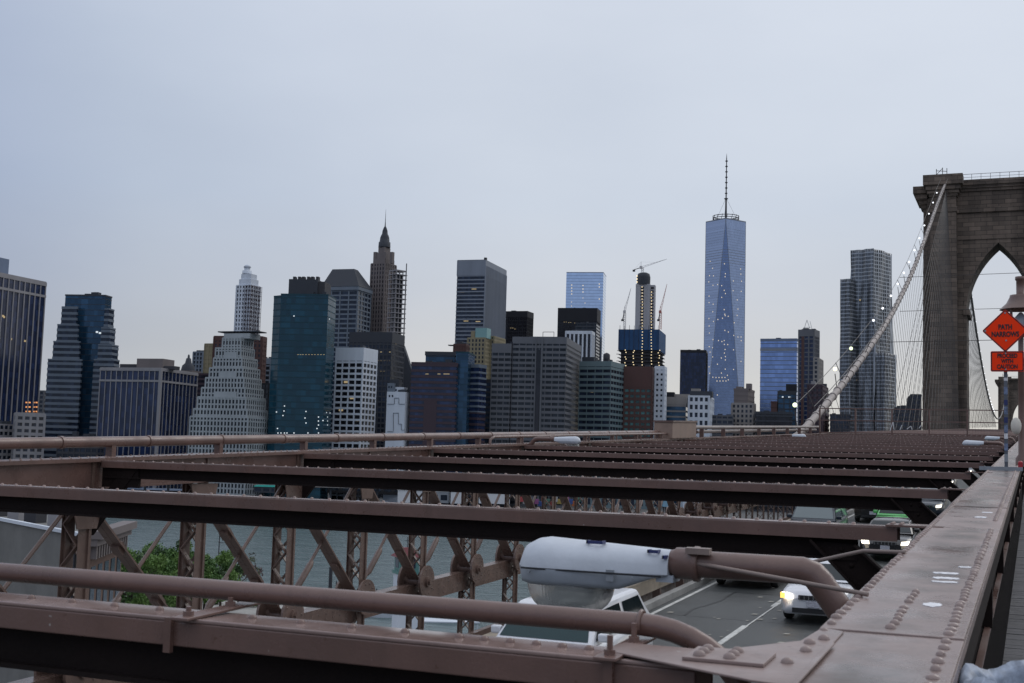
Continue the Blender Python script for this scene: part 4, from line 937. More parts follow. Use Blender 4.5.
# ================================================================= SKYLINE
Fh = Vector((-sin(YAW), cos(YAW))); Rh = Vector((cos(YAW), sin(YAW)))
def hit2(C, d, px, py):
    q = ray(px, py); q2 = Vector((q.x, q.y)); det = d.x*(-q2.y)+q2.x*d.y
    return (-C.x*(-q2.y)-q2.x*C.y)/det if abs(det) > 1e-9 else 0
class Bld:
    """a block seen corner-on: left face runs along local -x at y=0, right face along +y at x=0"""
    def __init__(s, name, xl, xc, xr, yt, dep, a, parent=None, zb=MZ, maxd=80, mind=8):
        P = at_d(xc, yt, dep); s.C = Vector((P.x, P.y)); s.H = P.z-zb; s.zb = zb
        a = R(a); L = -cos(a)*Rh+sin(a)*Fh; T = sin(a)*Rh+cos(a)*Fh; s.ex = -L; s.ey = T
        s.W = hit2(s.C, L, xl, yt) if xl < xc-0.5 else 20.0
        s.D = hit2(s.C, T, xr, yt) if xr > xc+0.5 else 25.0
        if s.D < mind or s.D > maxd: s.D = min(maxd, max(mind, abs(s.D)))
        if s.W < 1 or s.W > 140: print('WARN W', name, s.W); s.W = 30
        s.rz = atan2(s.ex.y, s.ex.x)
        s.root = empty(name, (s.C.x, s.C.y, zb), (0,0,s.rz))
        if parent is not None:
            s.root.parent = parent; bpy.context.view_layer.update()
            s.root.matrix_world = Matrix.Translation((s.C.x, s.C.y, zb)) @ Matrix.Rotation(s.rz, 4, 'Z')
            s.root.matrix_basis = parent.matrix_world.inverted() @ (Matrix.Translation((s.C.x, s.C.y, zb)) @ Matrix.Rotation(s.rz, 4, 'Z'))
    def on(s, px, py, yin=0.0):                    # local point where the pixel ray meets the plane y = yin
        q = ray(px, py); O = Vector((0,0)); n_ = s.ey; k = ((s.C+n_*yin)-O).dot(n_)/Vector((q.x,q.y)).dot(n_)
        W = q*k; r_ = Vector((W.x,W.y))-s.C; return Vector((r_.dot(s.ex), yin, W.z-s.zb))
    def on_r(s, px, py, xin=0.0):
        q = ray(px, py); n_ = s.ex; k = (s.C+n_*xin).dot(n_)/Vector((q.x,q.y)).dot(n_)
        W = q*k; r_ = Vector((W.x,W.y))-s.C; return Vector((xin, r_.dot(s.ey), W.z-s.zb))
    def core(s, mt, name='glass_wall'):
        if s.root.parent is None and s.W > 9 and s.D > 7: s.clutter(C_CHAR, random.randint(2, 4), 2.6)
        s.core_o = MB().box(-s.W,0,0,s.D,0,s.H).build(name, mt, s.root); return s
    def grid(s, mt, fp=3.8, bh=1.4, bp=0.25, pp=0, pw=0.8, pd=0.4, z0=0.0, z1=None, attic=0.0, rpp=None, name='facade_grid', piers_top=None, wob=0):
        z1 = s.H if z1 is None else z1; m = MB(); W, D = s.W, s.D
        if bh:
            z = z0
            while z < z1-attic-bh*0.5:
                m.box(-W-bp, bp, -bp, D+bp, z, z+bh); z += fp
        if pp:
            nb = max(1, round(W/pp))
            for i in range(nb+1):
                x = -W+W*i/nb; m.box(x-pw/2, x+pw/2, -pd, 0.1, z0, (piers_top or z1)-0.01)
        if rpp or pp:
            nb = max(1, round(D/(rpp or pp)))
            for i in range(nb+1):
                y = D*i/nb; m.box(-0.1, pd+0.02, y-pw/2, y+pw/2, z0, (piers_top or z1)-0.02)
            for i in range(nb+1):
                y = D*i/nb; m.box(-W-pd-0.02, -W+0.1, y-pw/2, y+pw/2, z0, (piers_top or z1)-0.02)
        if attic: m.box(-W-pd-0.05, pd+0.05, -pd-0.05, D+pd+0.05, z1-attic, z1+0.6)
        else: m.box(-W-pd*0.5-0.07, pd*0.5+0.07, -pd*0.5-0.07, D+pd*0.5+0.07, z1-0.5, z1+0.5)
        m.build(name, mt, s.root); return s
    def roof(s, px0, px1, py, mt, yin=6.0, dd=10.0, name='rooftop_plant', z0=None):
        A, B_ = s.on(px0, py, yin), s.on(px1, py, yin); s.last = (A, B_)
        return MB().box(A.x, B_.x, yin, yin+dd, s.H if z0 is None else z0, A.z).build(name, mt, s.root)
    def clutter(s, mt, k=4, h=3.0):
        for i in range(k):
            x = -s.W*random.uniform(.12,.85); y = s.D*random.uniform(.2,.7); w = random.uniform(1.5,5); hh = random.uniform(.4,1)*h
            MB().box(x-w/2, x+w/2, y, y+random.uniform(2,5), s.H+0.4, s.H+0.5+hh).build('rooftop_unit', mt, s.root)
    def lit(s, pts, mt, w=1.6, h=1.6):
        for px, py in pts:
            p = s.on(px, py, -0.05); right = False
            if p.x > 0.3 or p.x < -s.W-0.3:
                p = s.on_r(px, py, 0.06); right = True
                if p.y < 0 or p.y > s.D: continue
            if right: o = MB().box(p.x-0.02, p.x+0.12, p.y-w/2, p.y+w/2, p.z-h/2, p.z+h/2).build('lit_window', mt, s.root)
            else: o = MB().box(p.x-w/2, p.x+w/2, p.y-0.12, p.y+0.02, p.z-h/2, p.z+h/2).build('lit_window', mt, s.root)
        return s
    def tag(s, label, group=None): tag(s.root, label, 'tower' if s.H > 90 else 'building', group); return s
cc = lambda name, c, r=0.75, v=0.15, vs=0.08: mat(name, c, r, var=v, vscale=vs, streak=True)
G_NAVY = glass('navy glass', (0.011,0.019,0.050), 3.9, 2.0, 0.5, spec=.5); G_DARK = glass('dark glass', (0.010,0.015,0.027), 3.8, 2.2, 0.6, spec=.45)
G_BLUE = glass('blue glass', (0.02,0.055,0.10), 3.9, 2.5, 0.3, metal=0.3); G_TEAL = glass('teal glass', (0.004,0.036,0.058), 3.9, 3.0, 0.3, 0.15, spec=.5)
G_SKY = glass('sky blue mirror glass', (0.235,0.29,0.42), 4.2, 3.0, 0.10, 0.10, metal=0.9)
G_MIR = glass('pale mirror glass', (0.66,0.76,0.90), 4.2, 3.0, 0.06, 0.10, metal=0.95); G_COB = glass('cobalt glass', (0.26,0.36,0.62), 4.0, 2.5, 0.2, 0.12, metal=0.85)
G_GREY = glass('grey glass', (0.012,0.015,0.02), 3.6, 1.6, 0.7, spec=.3); G_BLACK = glass('black glass', (0.010,0.010,0.014), 3.8, 2.0, 0.5)
G_BR = glass('bronze glass', (0.016,0.014,0.02), 3.7, 2.4, 0.7)
C_PALE = cc('pale stone', (0.25,0.24,0.25)); C_WHITE = cc('white concrete', (0.56,0.60,0.66)); C_GREY = cc('grey precast', (0.115,0.12,0.135)); C_LIME = cc('limestone', (0.27,0.25,0.235))
C_ZIG = cc('pale green grey limestone', (0.32,0.345,0.36)); C_BRN = cc('brown brick', (0.08,0.038,0.034)); C_YEL = cc('yellow brick', (0.25,0.215,0.135)); C_DK = cc('dark metal', (0.035,0.035,0.042))
C_STR = cc('striped panel grey', (0.15,0.18,0.22)); C_SBAND = cc('weathered blue band', (0.115,0.14,0.175)); C_TQ = cc('blue grey panel', (0.12,0.17,0.185)); C_RED = cc('dark red granite', (0.052,0.033,0.044)); C_BLK = cc('black panel', (0.008,0.009,0.014)); C_MAS = cc('taupe masonry', (0.15,0.128,0.125)); C_TEALP = cc('teal spandrel', (0.005,0.04,0.06)); C_CHAR = cc('charcoal panel', (0.034,0.039,0.05)); C_BLUEP = cc('blue grey spandrel', (0.14,0.18,0.26)); C_ALU = cc('aluminium panel', (0.19,0.215,0.26), 0.5)

# --- far left dark tower with pale piers
b_ = Bld('office_tower', -70, -25, 47.4, 279-11, 850, 20, maxd=70).tag('tall dark tower with pale vertical piers cut off by the left edge').core(G_NAVY)
b_.grid(C_PALE, 3.9, 0.0, 0.2, 5.2, 0.85, 0.6, attic=0.0)
m_ = MB()
for zt_, h_ in ((b_.H-0.2,2.6),(b_.H-9.5,1.8)): m_.box(-b_.W-.7,.7,-.7,b_.D+.7,zt_-h_,zt_)
m_.build('attic_band', C_PALE, b_.root); q_ = b_.on_r(9,264,-6); MB().box(-18,-6,q_.y-16,q_.y,b_.H,b_.on_r(5,258.5,-6).z).build('rooftop_plant', C_BLUEP, b_.root)
for py in (402.5,407,411.5):
    for px in (26.5,29.5,33.5,36.5): b_.lit([(px,py)], LITO, 2.0, 1.0)
b_.lit([(3,316),(4,317),(11,339),(25,341)], LITD, 1.8, 1.4)
b_ = Bld('office_building', -30, -10, 22, 424, 800, 20).tag('low pale gridded office block at the left edge in front of the pier-striped tower').core(G_DARK).grid(C_PALE, 3.9, 1.7, .4, 4.2, 1.2, .42)
b_ = Bld('office_building', 15, 17, 45, 413, 805, 60, maxd=40).tag('pale concrete block with square windows beside the leftmost tower').core(G_DARK).grid(C_PALE, 4.1, 2.0, .4, 4.0, 1.5, .42)
# --- stepped striped tower with blue glass centre
b_ = Bld('office_tower', 65.5, 105.5, 112, 295.5, 860, 8).tag('stepped tower with striped flanks and a blue glass centre and crown').core(G_BLUE)
b_.grid(C_CHAR, 3.9, 0.35, 0.08, 0, z1=b_.H)
for i, (xl, xr, yt) in enumerate(((62,77,307.5),(57.5,78,325),(53.5,79.5,342),(48,81.5,360))):
    t_ = Bld('stepped_wing', xl, xr, xr, yt, 856-3*i, 8, parent=b_.root); t_.D = 1.5; t_.core(G_DARK).grid(C_SBAND, 3.9, 1.8, .2, 0, pd=.2)
for i, (xl, xr, x2, yt) in enumerate(((105,109,113,309),(101.5,110,115.5,328),(98.5,112,118.5,345),(94,114,119.5,360))):
    t_ = Bld('stepped_wing', xl, xr, x2, yt, 856-3*i, 8, parent=b_.root); t_.core(G_DARK).grid(C_SBAND, 3.9, 1.8, .2, 0, pd=.2)
b_.lit([(67,329),(69,332),(74,333),(97,332),(100,333),(77,330)], LITC, 1.6, 1.2)
b_ = Bld('apartment_block', 40, 44, 48, 391, 1000, 20).tag('small dark block in the gap right of the leftmost tower').core(G_DARK).grid(C_GREY, 3.5, 1.4, .3, 3, 1, .3)
# --- navy tower with pale piers, two faces
b_ = Bld('office_tower', 101, 161, 197.5, 368.5, 815, 17, maxd=70).tag('broad navy tower with pale vertical piers and attic band, left of the stepped white one').core(G_NAVY)
b_.grid(C_PALE, 3.9, 0.0, .2, 4.3, 0.5, 0.5)
m_ = MB()
for z_, h_ in ((b_.H-.1,1.6),(b_.H-7.6,1.3)): m_.box(-b_.W-.65,.65,-.65,b_.D+.65,z_-h_,z_)
m_.box(-.9,.9,-.9,.9,0,b_.H-.2); m_.build('attic_band', C_PALE, b_.root)
b_.roof(137,163,358.5,C_MAS,8,14); b_.roof(120,137,364,C_DK,10,8); b_.roof(163.5,175,366,C_DK,8,6)
# slender turret peeking over it
P = at_d(188,371,950); root = empty('turret', (P.x,P.y,MZ)); tag(root,'small pointed stone turret peeking over the broad navy tower','turret')
hh = P.z-MZ
MB().box(-8,8,-6,6,0,hh).build('shaft', C_MAS, root); MB().lathe([(5.5,hh),(4.5,hh+4),(2.5,hh+6),(1.8,hh+9.5),(0.9,hh+10),(0.7,hh+12),(0,hh+13)],(0,0,0),10).build('spire', C_CHAR, root)
# --- stepped white ziggurat
b_ = Bld('office_tower', 223, 241, 253, 338, 800, 22).tag('pale grey ziggurat tower stepping up like a wedding cake').core(G_GREY).grid(C_ZIG, 3.5, 1.05, .15, 2.5, 1.0, .4)
b_.roof(224,250,333.5,C_ZIG,3,12,'upper_stage')
A_ = b_.on(205,331.5,4); B2_ = b_.on(258,331.5,4); MB().box(A_.x+10,B2_.x,4,14,b_.H+4.3,b_.H+5.0).build('roof_canopy', C_CHAR, b_.root)
for i, (xl, xc_, xr, yt) in enumerate(((216,241,254,348),(214,242,257,358),(210,243,259.5,368),(206,244,261,378),(202,245,263,388),(198,246,265,397.5),(194,247,267,409.5),(190.5,248,269,417.5))):
    t_ = Bld('stepped_tier', xl, xc_, xr, yt, 797-3.2*i, 22, parent=b_.root); t_.core(G_GREY).grid(C_ZIG, 3.5, 1.05, .15, 2.5, 1.0, .4)
    if i in (1,3,5):
        u0, u1 = xl+(xc_-xl)*.35, xl+(xc_-xl)*.8; q_ = t_.on(u0,yt-6,1.0); q2_ = t_.on(u1,yt-6,1.0); MB().box(q_.x,q2_.x,1.0,9,t_.H,q_.z).build('setback_pavilion', C_ZIG, t_.root)
b_.lit([(233,431),(228,400),(236,428)], LITD, 1.6, 1.4)
b_ = Bld('office_tower', 214.5, 262, 265, 337, 900, 12).tag('red-brown brick tower rising behind the ziggurat').core(G_BR).grid(C_BRN, 3.6, 1.6, .3, 3, 1.6, .35, attic=3)
b_ = Bld('office_tower', 193.5, 203, 206, 352, 1050, 20).tag('narrow blue-grey slab left of the ziggurat top').core(G_GREY).grid(C_STR, 3.4, 1.0, .25, 3, 1.2, .4)
b_ = Bld('scaffolded_building', 205, 213, 216, 344, 980, 20).tag('yellowish netted building peeking left of the red-brown tower').core(C_YEL, 'wall').grid(C_YEL, 3.4, .8, .25, 3.2, .8, .4)
b_ = Bld('office_building', 198, 216, 222, 374, 930, 15).tag('plum dark block between the navy tower and the ziggurat').core(G_BR).grid(C_RED, 3.6, 1.6, .2)
# --- white art-deco shaft with scaffold
b_ = Bld('stone_tower', 237, 251, 260, 285, 1150, 25, mind=14).tag('slim white stone tower with round lantern top and scaffolding on its right side').core(G_GREY).grid(C_WHITE, 3.9, 1.5, .3, 3.3, 1.7, .5)
for (x0,x1,yt,yy) in ((238.5,258,279,1.5),(240.5,256,274,3)): zt_ = b_.on(247,yt,yy).z; MB().box(-b_.W+yy*.8,-yy*.8,yy*.8,b_.D-yy*.8,b_.H,zt_).build('stepped_crown', C_WHITE, b_.root)
q_ = b_.on(247,274,9); MB().lathe([(4.5,q_.z),(4.5,q_.z+3),(2.8,q_.z+3.2),(2.8,q_.z+6),(3.6,q_.z+6.2),(2.6,q_.z+8),(0,q_.z+9.2)],(q_.x,9,0),12).build('lantern', C_WHITE, b_.root)
sc2 = MB(); q_ = b_.on_r(251.5,285); zz = b_.H-85
for k in range(22): sc2.box(1.2,1.5,-1,b_.D+1,zz+4*k,zz+4*k+.35); sc2.box(-6,1.5,-1.5,-1.2,zz+4*k,zz+4*k+.35)
for k in range(8): y_ = -1+(b_.D+2)*k/7; sc2.box(1.2,1.5,y_-.15,y_+.15,zz,b_.H)
for k in range(4): sc2.box(-6+2.4*k,-5.7+2.4*k,-1.5,-1.2,zz,b_.H)
sc2.build('scaffolding', C_RED, b_.root)
# --- teal glass octagon
b_ = Bld('glass_tower', 281, 328.5, 338, 295, 790, 6, maxd=20).tag('dark teal glass tower with chamfered corners').core(G_TEAL).grid(C_TEALP, 3.9, 0.7, .05, 0, pd=0.1)
t_ = Bld('chamfered_side', 274, 281, 281, 296, 793, 38, parent=b_.root); t_.D = 12; t_.core(G_TEAL).grid(C_TEALP, 3.9, .7, .05, 0, pd=0.1)
b_.roof(289,318,279,C_CHAR,8,20); b_.roof(318,325,281.5,C_DK,9,16)
for px in (293,298,302,307,311,316): b_.roof(px,px+2.6,276.5,C_DK,10,4,'rooftop_unit',z0=b_.on(px,280,10).z)
b_.lit([(294,316),(329.5,319),(276.5,412),(284.5,406),(284,411),(283,415.5),(306,411.5),(305,418),(306,423),(318.5,417),(318.5,421),(318.5,425),(323,420.5),(326.5,412.5),(327.5,417),(327.5,421),(327.5,425),(277.5,428.5),(278,433),(281,433),(284.5,433),(287,433),(294,433),(308,433),(317,428.5),(318.5,433),(330,413)], LITC, .7, .7)
b_.lit([(x_,354.6) for x_ in (298,300.5,303,306,309,312,315,318,321,324)], LITD, .9, .3)
b_ = Bld('office_building', 262, 279, 283, 384, 860, 15).tag('black block squeezed between the ziggurat and the teal glass tower').core(G_BLACK).grid(C_BLK, 3.7, .8, .2, 2.6, .7, .3)
b_.lit([(274,370)], LITD); b_ = Bld('office_building', 255, 271, 274, 359, 960, 15).tag('white-topped block behind the black one left of the teal tower').core(G_GREY).grid(C_STR, 3.7, 1.2, .2, 5, 1.4, .4, attic=4)
# --- hip-roofed striped tower
b_ = Bld('office_tower', 323.5, 358, 371, 287.5, 1020, 18).tag('grey striped tower with a dark hipped roof').core(G_DARK).grid(C_STR, 3.9, 1.3, .3, 7, 1.0, .5)
t0, t1 = b_.on(333,269.5,10), b_.on(359,269.5,10)
MB().frustum(-b_.W-1.5,1.5,-1.5,b_.D+1.5,b_.H+1.0,t0.x,t1.x-4,9,b_.D-9,t0.z).build('hip_roof', C_CHAR, b_.root)
MB().box(-b_.W-1.2,1.2,-1.2,b_.D+1.2,b_.H-2,b_.H+1.0).build('cornice', C_STR, b_.root)
# --- white grid tower
b_ = Bld('office_tower', 336.8, 363.5, 377, 348.5, 810, 22).tag('white concrete grid tower right of the teal one').core(G_BLACK)
b_.grid(C_WHITE, 3.75, 1.35, .5, 4.6, 0.9, .52, attic=8.0)
b_.lit([(346,382),(352,398),(341,410),(358,420)], LITD, 3, 1.4)
# --- charcoal slab
b_ = Bld('office_tower', 350, 392, 404.5, 333, 900, 15).tag('charcoal slab block below the spired tower').core(G_DARK).grid(C_CHAR, 3.8, 1.2, .2, 3.0, .8, .25, attic=7)
b_.lit([(x_,y_) for y_ in (344,352,360.5,371) for x_ in range(378,398,3) if random.random() < .45], LITD, 1.5, .5)
# --- spired tower
b_ = Bld('stone_tower', 371.6, 385, 396, 263, 1050, 30, mind=16).tag('tall brown stone tower tapering to a needle spire').core(G_BR).grid(C_MAS, 3.7, 1.4, .25, 2.9, 1.5, .5)
for (x0,x1,yt,yy) in ((373,394,258.5,1.5),(375,391.5,253,3),(376.8,391.5,247,4)):
    zt_ = b_.on(384,yt,yy).z; ins = (x0-371.6)*.72; MB().box(-b_.W+ins,-ins,ins,b_.D-ins,b_.H,zt_).build('stepped_crown', C_MAS, b_.root)
for (x0,x1,yt,yy) in ((373.5,376,252,2),(383,386,252,1.8),(390,392.5,252,2.4)): b_.roof(x0,x1,yt,C_MAS,yy,3,'crown_pinnacle')
q_ = b_.on(384.4,247,b_.D*.5)
MB().lathe([(5.2,q_.z-.5),(5.0,q_.z+4),(4.3,q_.z+4.2),(3.9,q_.z+8),(3.0,q_.z+10.5),(2.5,q_.z+11),(2.2,q_.z+14),(1.3,q_.z+16.5),(.5,q_.z+18),(.28,q_.z+22),(.05,q_.z+33)],(q_.x,b_.D*.5,0),12).build('spire', C_CHAR, b_.root)
b_ = Bld('building_under_construction', 395.5, 396.5, 406, 270, 1000, 45, maxd=14).tag('open concrete floor frame of a slim tower beside the spired one'); b_.W = 8
b_.core(G_DARK); b_.root.children[0].scale = (.55,.75,.985); b_.root.children[0].location = (-2.5,1.2,0)
b_.grid(C_PALE, 3.9, .7, .9, 3.2, .5, .6); q_ = b_.on_r(405.8,263.5); MB().box(.2,.7,b_.D-.3,b_.D+.3,b_.H-120,q_.z).build('hoist_mast', C_DK, b_.root)
P = at_d(404,345,960); root = empty('gabled_building', (P.x,P.y,MZ),(0,0,YAW)); tag(root,'dark building with a steep sloping side right of the charcoal slab','building')
hh = P.z-MZ; MB().add([(-14,0,0),(14,0,0),(9,0,hh-26),(-1,0,hh+1),(-14,0,hh+1),(-14,22,0),(14,22,0),(9,22,hh-26),(-1,22,hh+1),(-14,22,hh+1)], [(0,1,2,3,4),(9,8,7,6,5),(0,5,6,1),(1,6,7,2),(2,7,8,3),(3,8,9,4),(4,9,5,0)]).build('wall', C_CHAR, root)
# --- white blank wall with line artwork
b_ = Bld('apartment_block', 387, 405.5, 409, 392, 800, 12).tag('pale building with a dark stepped line running over its blank wall').core(C_WHITE, 'wall')
m_ = MB()
def lp(pts):
    Q = [b_.on(x_,y_,-0.08) for x_,y_ in pts]
    for A_, B3_ in zip(Q, Q[1:]): m_.bar(A_, B3_, 0.12, 0.65, (0,1,0))
lp([(387.5,404),(394.5,404),(394.5,398),(399,398),(399,404),(405,404)]); lp([(393.5,431),(393.5,413),(398.5,413),(398.5,424),(401.5,424),(401.5,430),(404.5,430)]); lp([(387.5,431.5),(393.5,431.5)])
m_.build('line_artwork', C_CHAR, b_.root); b_.roof(387.5,394,383,C_STR,2,8); b_.roof(394,404,387,C_WHITE,5,8); b_.roof(390,399,379.5,C_CHAR,6,6)
for px, py in ((389.5,396),(392.5,396),(389,387),(391.5,387),(396,390)): q_ = b_.on(px,py,-0.05); MB().box(q_.x-.5,q_.x+.5,-.12,.02,q_.z-.7,q_.z+.7).build('window', G_DARK, b_.root)
# --- dark red-and-blue block
b_ = Bld('office_building', 411.7, 456.5, 458, 363.5, 800, 8).tag('dark maroon and blue striped block with a teal glass strip at its right').core(G_NAVY).grid(C_RED, 3.7, 1.6, .25, 0)
t_ = Bld('glass_stair', 456, 468.5, 469, 352.5, 805, 8, parent=b_.root); t_.core(G_BLUE).grid(C_TEALP, 3.7, .3, .05)
t_ = Bld('upper_drum', 425.8, 455, 456, 352.8, 815, 8, parent=b_.root); t_.core(G_BLUE).grid(C_CHAR, 3.7, .5, .06, attic=2)
t_ = Bld('side_wing', 470, 479, 486.5, 365, 812, 30, parent=b_.root); t_.core(G_NAVY).grid(C_STR, 3.7, 1.3, .25, z0=60); t_.grid(C_RED, 3.7, 1.6, .26, z1=60)
q_ = b_.on(424,400,-.3); q2_ = b_.on(436,425,-.3); MB().box(q_.x,q2_.x,-.36,.02,0,q_.z).build('red_panel', C_RED, b_.root)
b_.lit([(x_,374) for x_ in range(424,450,3) if random.random()<.5], LITD, 2, .4)
b_ = Bld('office_building', 453.8, 466, 469, 344.5, 900, 15).tag('small red-brown plant block on the teal strip building skyline').core(C_BRN,'wall').grid(C_BRN, 3.7, 1.2, .2, 2, .8, .3); b_.roof(448,453,345.5,C_CHAR,2,5)
# --- yellow brick with green tank
b_ = Bld('apartment_tower', 468, 485, 492.5, 338, 1000, 20).tag('yellow brick apartment tower with a pale green rooftop box').core(G_DARK).grid(C_YEL, 3.4, 1.3, .35, 2.7, 1.5, .4)
b_.roof(475.5,487,328,mat('pale green copper',(0.2,0.36,0.36),.6,var=.15),1,9); b_.roof(471,475,331,C_YEL,2,6)
t_ = Bld('side_wing', 485, 494, 505, 336.5, 1010, 20, parent=b_.root); t_.core(G_DARK).grid(C_YEL, 3.4, 1.3, .35, 2.7, 1.5, .4)
# --- tall slab with horizontal stripes
b_ = Bld('office_tower', 457.7, 485.5, 506.5, 259.5, 1250, 17, maxd=90).tag('tall grey slab with striped left face and ribbed right face').core(G_DARK)
b_.grid(C_ALU, 4.0, 1.3, .2, 0, z1=b_.H-1, attic=15)
m_ = MB(); nb = 22
for k in range(nb+1): y_ = b_.D*k/nb; m_.box(-.1,1.0,y_-.55,y_+.55,0,b_.H-6)
m_.build('rib', C_ALU, b_.root); b_.roof(484,486.3,257.5,C_DK,2,3)
b_.lit([(462,292),(474,289),(478,321.5),(466,321)], LITD, 5, .8)
# --- black box towers
b_ = Bld('office_tower', 506, 527.3, 532.3, 311.5, 1350, 20, mind=20).tag('black box tower right of the tall grey slab').core(G_BLACK).grid(C_BLK, 3.9, 1.1, .15, 2.2, .6, .4, attic=6)
b_.lit([(511,328),(513,328),(515,329)], LITD, 1.8, .6)
b_ = Bld('office_tower', 558.3, 597, 600.5, 308.5, 1550, 12).tag('wide black tower in front of the pale blue glass one').core(G_BLACK).grid(C_BLK, 3.9, 1.0, .15, 2.5, .6, .4, attic=16)
b_.lit([(564,322),(566,322),(569,322.5),(571,322.5),(575,323)], LITD, 1.6, .6)
b_ = Bld('office_building', 575.5, 596.5, 600, 323.5, 1500, 12).tag('grey block set in front of the wide black tower').core(G_GREY).grid(C_CHAR, 3.9, 1.6, .2)
b_ = Bld('office_building', 566, 591.5, 594.5, 331.5, 1200, 14).tag('white block with dark vertical stripes').core(G_BLACK).grid(C_WHITE, 3.9, 0, .2, 4.0, 1.6, .5, attic=2.5)
# --- pale blue glass slab
b_ = Bld('glass_tower', 566.5, 603.5, 606.3, 272.5, 1750, 10).tag('pale blue mirror glass slab tower with dots of light').core(G_MIR).grid(C_BLUEP, 4.2, .35, .05, pd=.1)
b_.lit([(x_,y_) for x_,ys_ in ((571.7,(285,288,291,294)),(583,(285.5,289,292)),(599.3,(284,287,299,312,316))) for y_ in ys_], LITW, 1.5, 1.5)
b_.lit([(571.5,302),(571.5,306),(583,298),(599.5,320),(585,303)], LITW, 1.2, 1.0)
# --- big grey block centre
b_ = Bld('office_tower', 513, 566.5, 581, 338, 820, 12).tag('wide grey banded office block at the centre with a dark vertical slot').core(G_GREY).grid(C_GREY, 3.6, 1.7, .3, 4.5, .5, .25, attic=4)
m_ = MB()
for px0, px1 in ((535.5,536.6),(541.4,543)):
    A_, B3_ = b_.on(px0,345,-.4), b_.on(px1,345,-.4); m_.box(A_.x,B3_.x,-.9,.0,0,b_.H)
m_.build('pier', C_GREY, b_.root)
A_, B3_ = b_.on(536.6,345,-.4), b_.on(541.4,345,-.4); MB().box(A_.x,B3_.x,-.65,.0,0,b_.H-8).build('dark_slot', G_BLACK, b_.root)
t_ = Bld('side_wing', 492.5, 511, 512, 344.5, 825, 12, parent=b_.root); t_.core(G_GREY).grid(C_GREY, 3.6, 1.7, .3, 4.5, .5, .25, attic=4)
q_ = b_.on(511.5,345,.5); MB().box(q_.x-.6,q_.x+1.0,-.5,.4,0,b_.H-3).build('dark_slot', G_BLACK, b_.root)
b_.roof(530,560,336.5,C_CHAR,10,16)
fr = MB(); A_, B3_ = b_.on(543,332,14), b_.on(554,332,14); fr.bar(A_,B3_,.3,.3); fr.bar((A_.x,14,b_.H),A_,.3,.3); fr.bar((B3_.x,14,b_.H),B3_,.3,.3); fr.build('roof_frame', C_DK, b_.root)
b_.lit([(x_,378.5) for x_ in range(498,541,2) if random.random()<.55], LITD, 1.4, .4); b_.lit([(504,357.5),(501,357),(540,358),(544,357.5),(555,357),(561,357),(517,395.5),(520,396),(523,396)], LITD, 1.8, .5)
# --- blue-grey striped block with water tank
b_ = Bld('office_building', 580, 611, 624.7, 362, 850, 24).tag('blue-grey striped block with a rooftop water tank').core(G_DARK).grid(C_TQ, 3.9, 1.8, .3, 6, .4, .25, attic=3.0)
b_.roof(582,594,357,C_CHAR,4,8); q_ = b_.on(606.5,362,6); MB().lathe([(2.4,b_.H+2.5),(2.4,b_.H+5.5),(1.6,b_.H+6.4),(0,b_.H+7.0)],(q_.x,6,0),12).box(q_.x-1.9,q_.x+1.9,4.2,7.8,b_.H,b_.H+2.5).build('water_tank', C_DK, b_.root)
b_.lit([(600,391),(592,392)], LITD, 1.8, .6)
# --- tower under construction
NET = cc('blue safety netting', (0.015,0.06,0.15), .8, .35, .2); CORE = cc('raw concrete core', (0.34,0.34,0.36))
b_ = Bld('building_under_construction', 619, 659, 665.5, 329.5, 1500, 14).tag('skyscraper under construction with blue netting and a bare lit concrete core')
zn = b_.on(640,350).z; zl = b_.on(640,372).z
MB().box(-b_.W-.5,.5,-.5,b_.D+.5,zn,b_.H).build('safety_netting', NET, b_.root)
m_ = MB(); z_ = 0
while z_ < zn-1: m_.box(-b_.W,0,0,b_.D,z_,z_+.6); z_ += 4.2
m_.box(-b_.W+2.5,-2.5,2.5,b_.D-2,0,zn); m_.build('floor_slab', C_DK, b_.root)
b_.roof(635.8,650,284,CORE,8,12,'concrete_core'); zc = b_.last[0].z
b_.roof(650,655,285,CORE,10,9,'concrete_core')
cs = MB(); u0, u1 = b_.on(640.4,300,7.9).x, b_.on(643.8,300,7.9).x; v0, v1 = b_.on(650.6,300,9.9).x, b_.on(653.6,300,9.9).x; z_ = b_.H
while z_ < zc-3: cs.box(u0,u1,7.88,8.02,z_,z_+2.9); cs.box(v0,v1,9.88,10.02,z_,min(z_+2.9,zc)); z_ += 4.2
cs.build('core_opening', C_DK, b_.root)
for k in range(9): x_ = -b_.W+1+k*(b_.W-2)/8; MB().bar((x_,1,b_.H),(x_,1,b_.H+random.uniform(2,6)),.4,.4).build('column_stub', C_DK, b_.root); MB().bar((x_,-.6,zn),(x_,-.6,b_.H+.6),.35,.3).build('netting_post', C_DK, b_.root)
for k in range(6):
    z2_ = zn-1-k*4.2
    MB().box(-b_.W-random.uniform(.5,3),-b_.W+1,1,4,z2_,z2_+.5).build('formwork_bracket', C_DK, b_.root); MB().box(-1,random.uniform(.5,3),1,4,z2_,z2_+.5).build('formwork_bracket', C_DK, b_.root)
A_, B3_ = b_.on(635.8,272,7.5), b_.on(650,284,7.5)
MB().lathe([(8.2,zc-0.2),(8.4,A_.z-6),(7.2,A_.z-1.5),(4,A_.z),(0,A_.z+.2)],((A_.x+B3_.x)/2,14,0),14).build('formwork_cap', C_CHAR, b_.root)
p_ = []
for y_ in range(287,366,3): p_.append((642.2+random.uniform(-.3,.3),y_))
for y_ in range(292,366,3): p_.append((651.3+random.uniform(-.3,.3),y_))
for x_ in (625.5,633.5,659):
    for y_ in range(350,367,3): p_.append((x_+random.uniform(-.8,.8),y_+random.uniform(-1,1)))
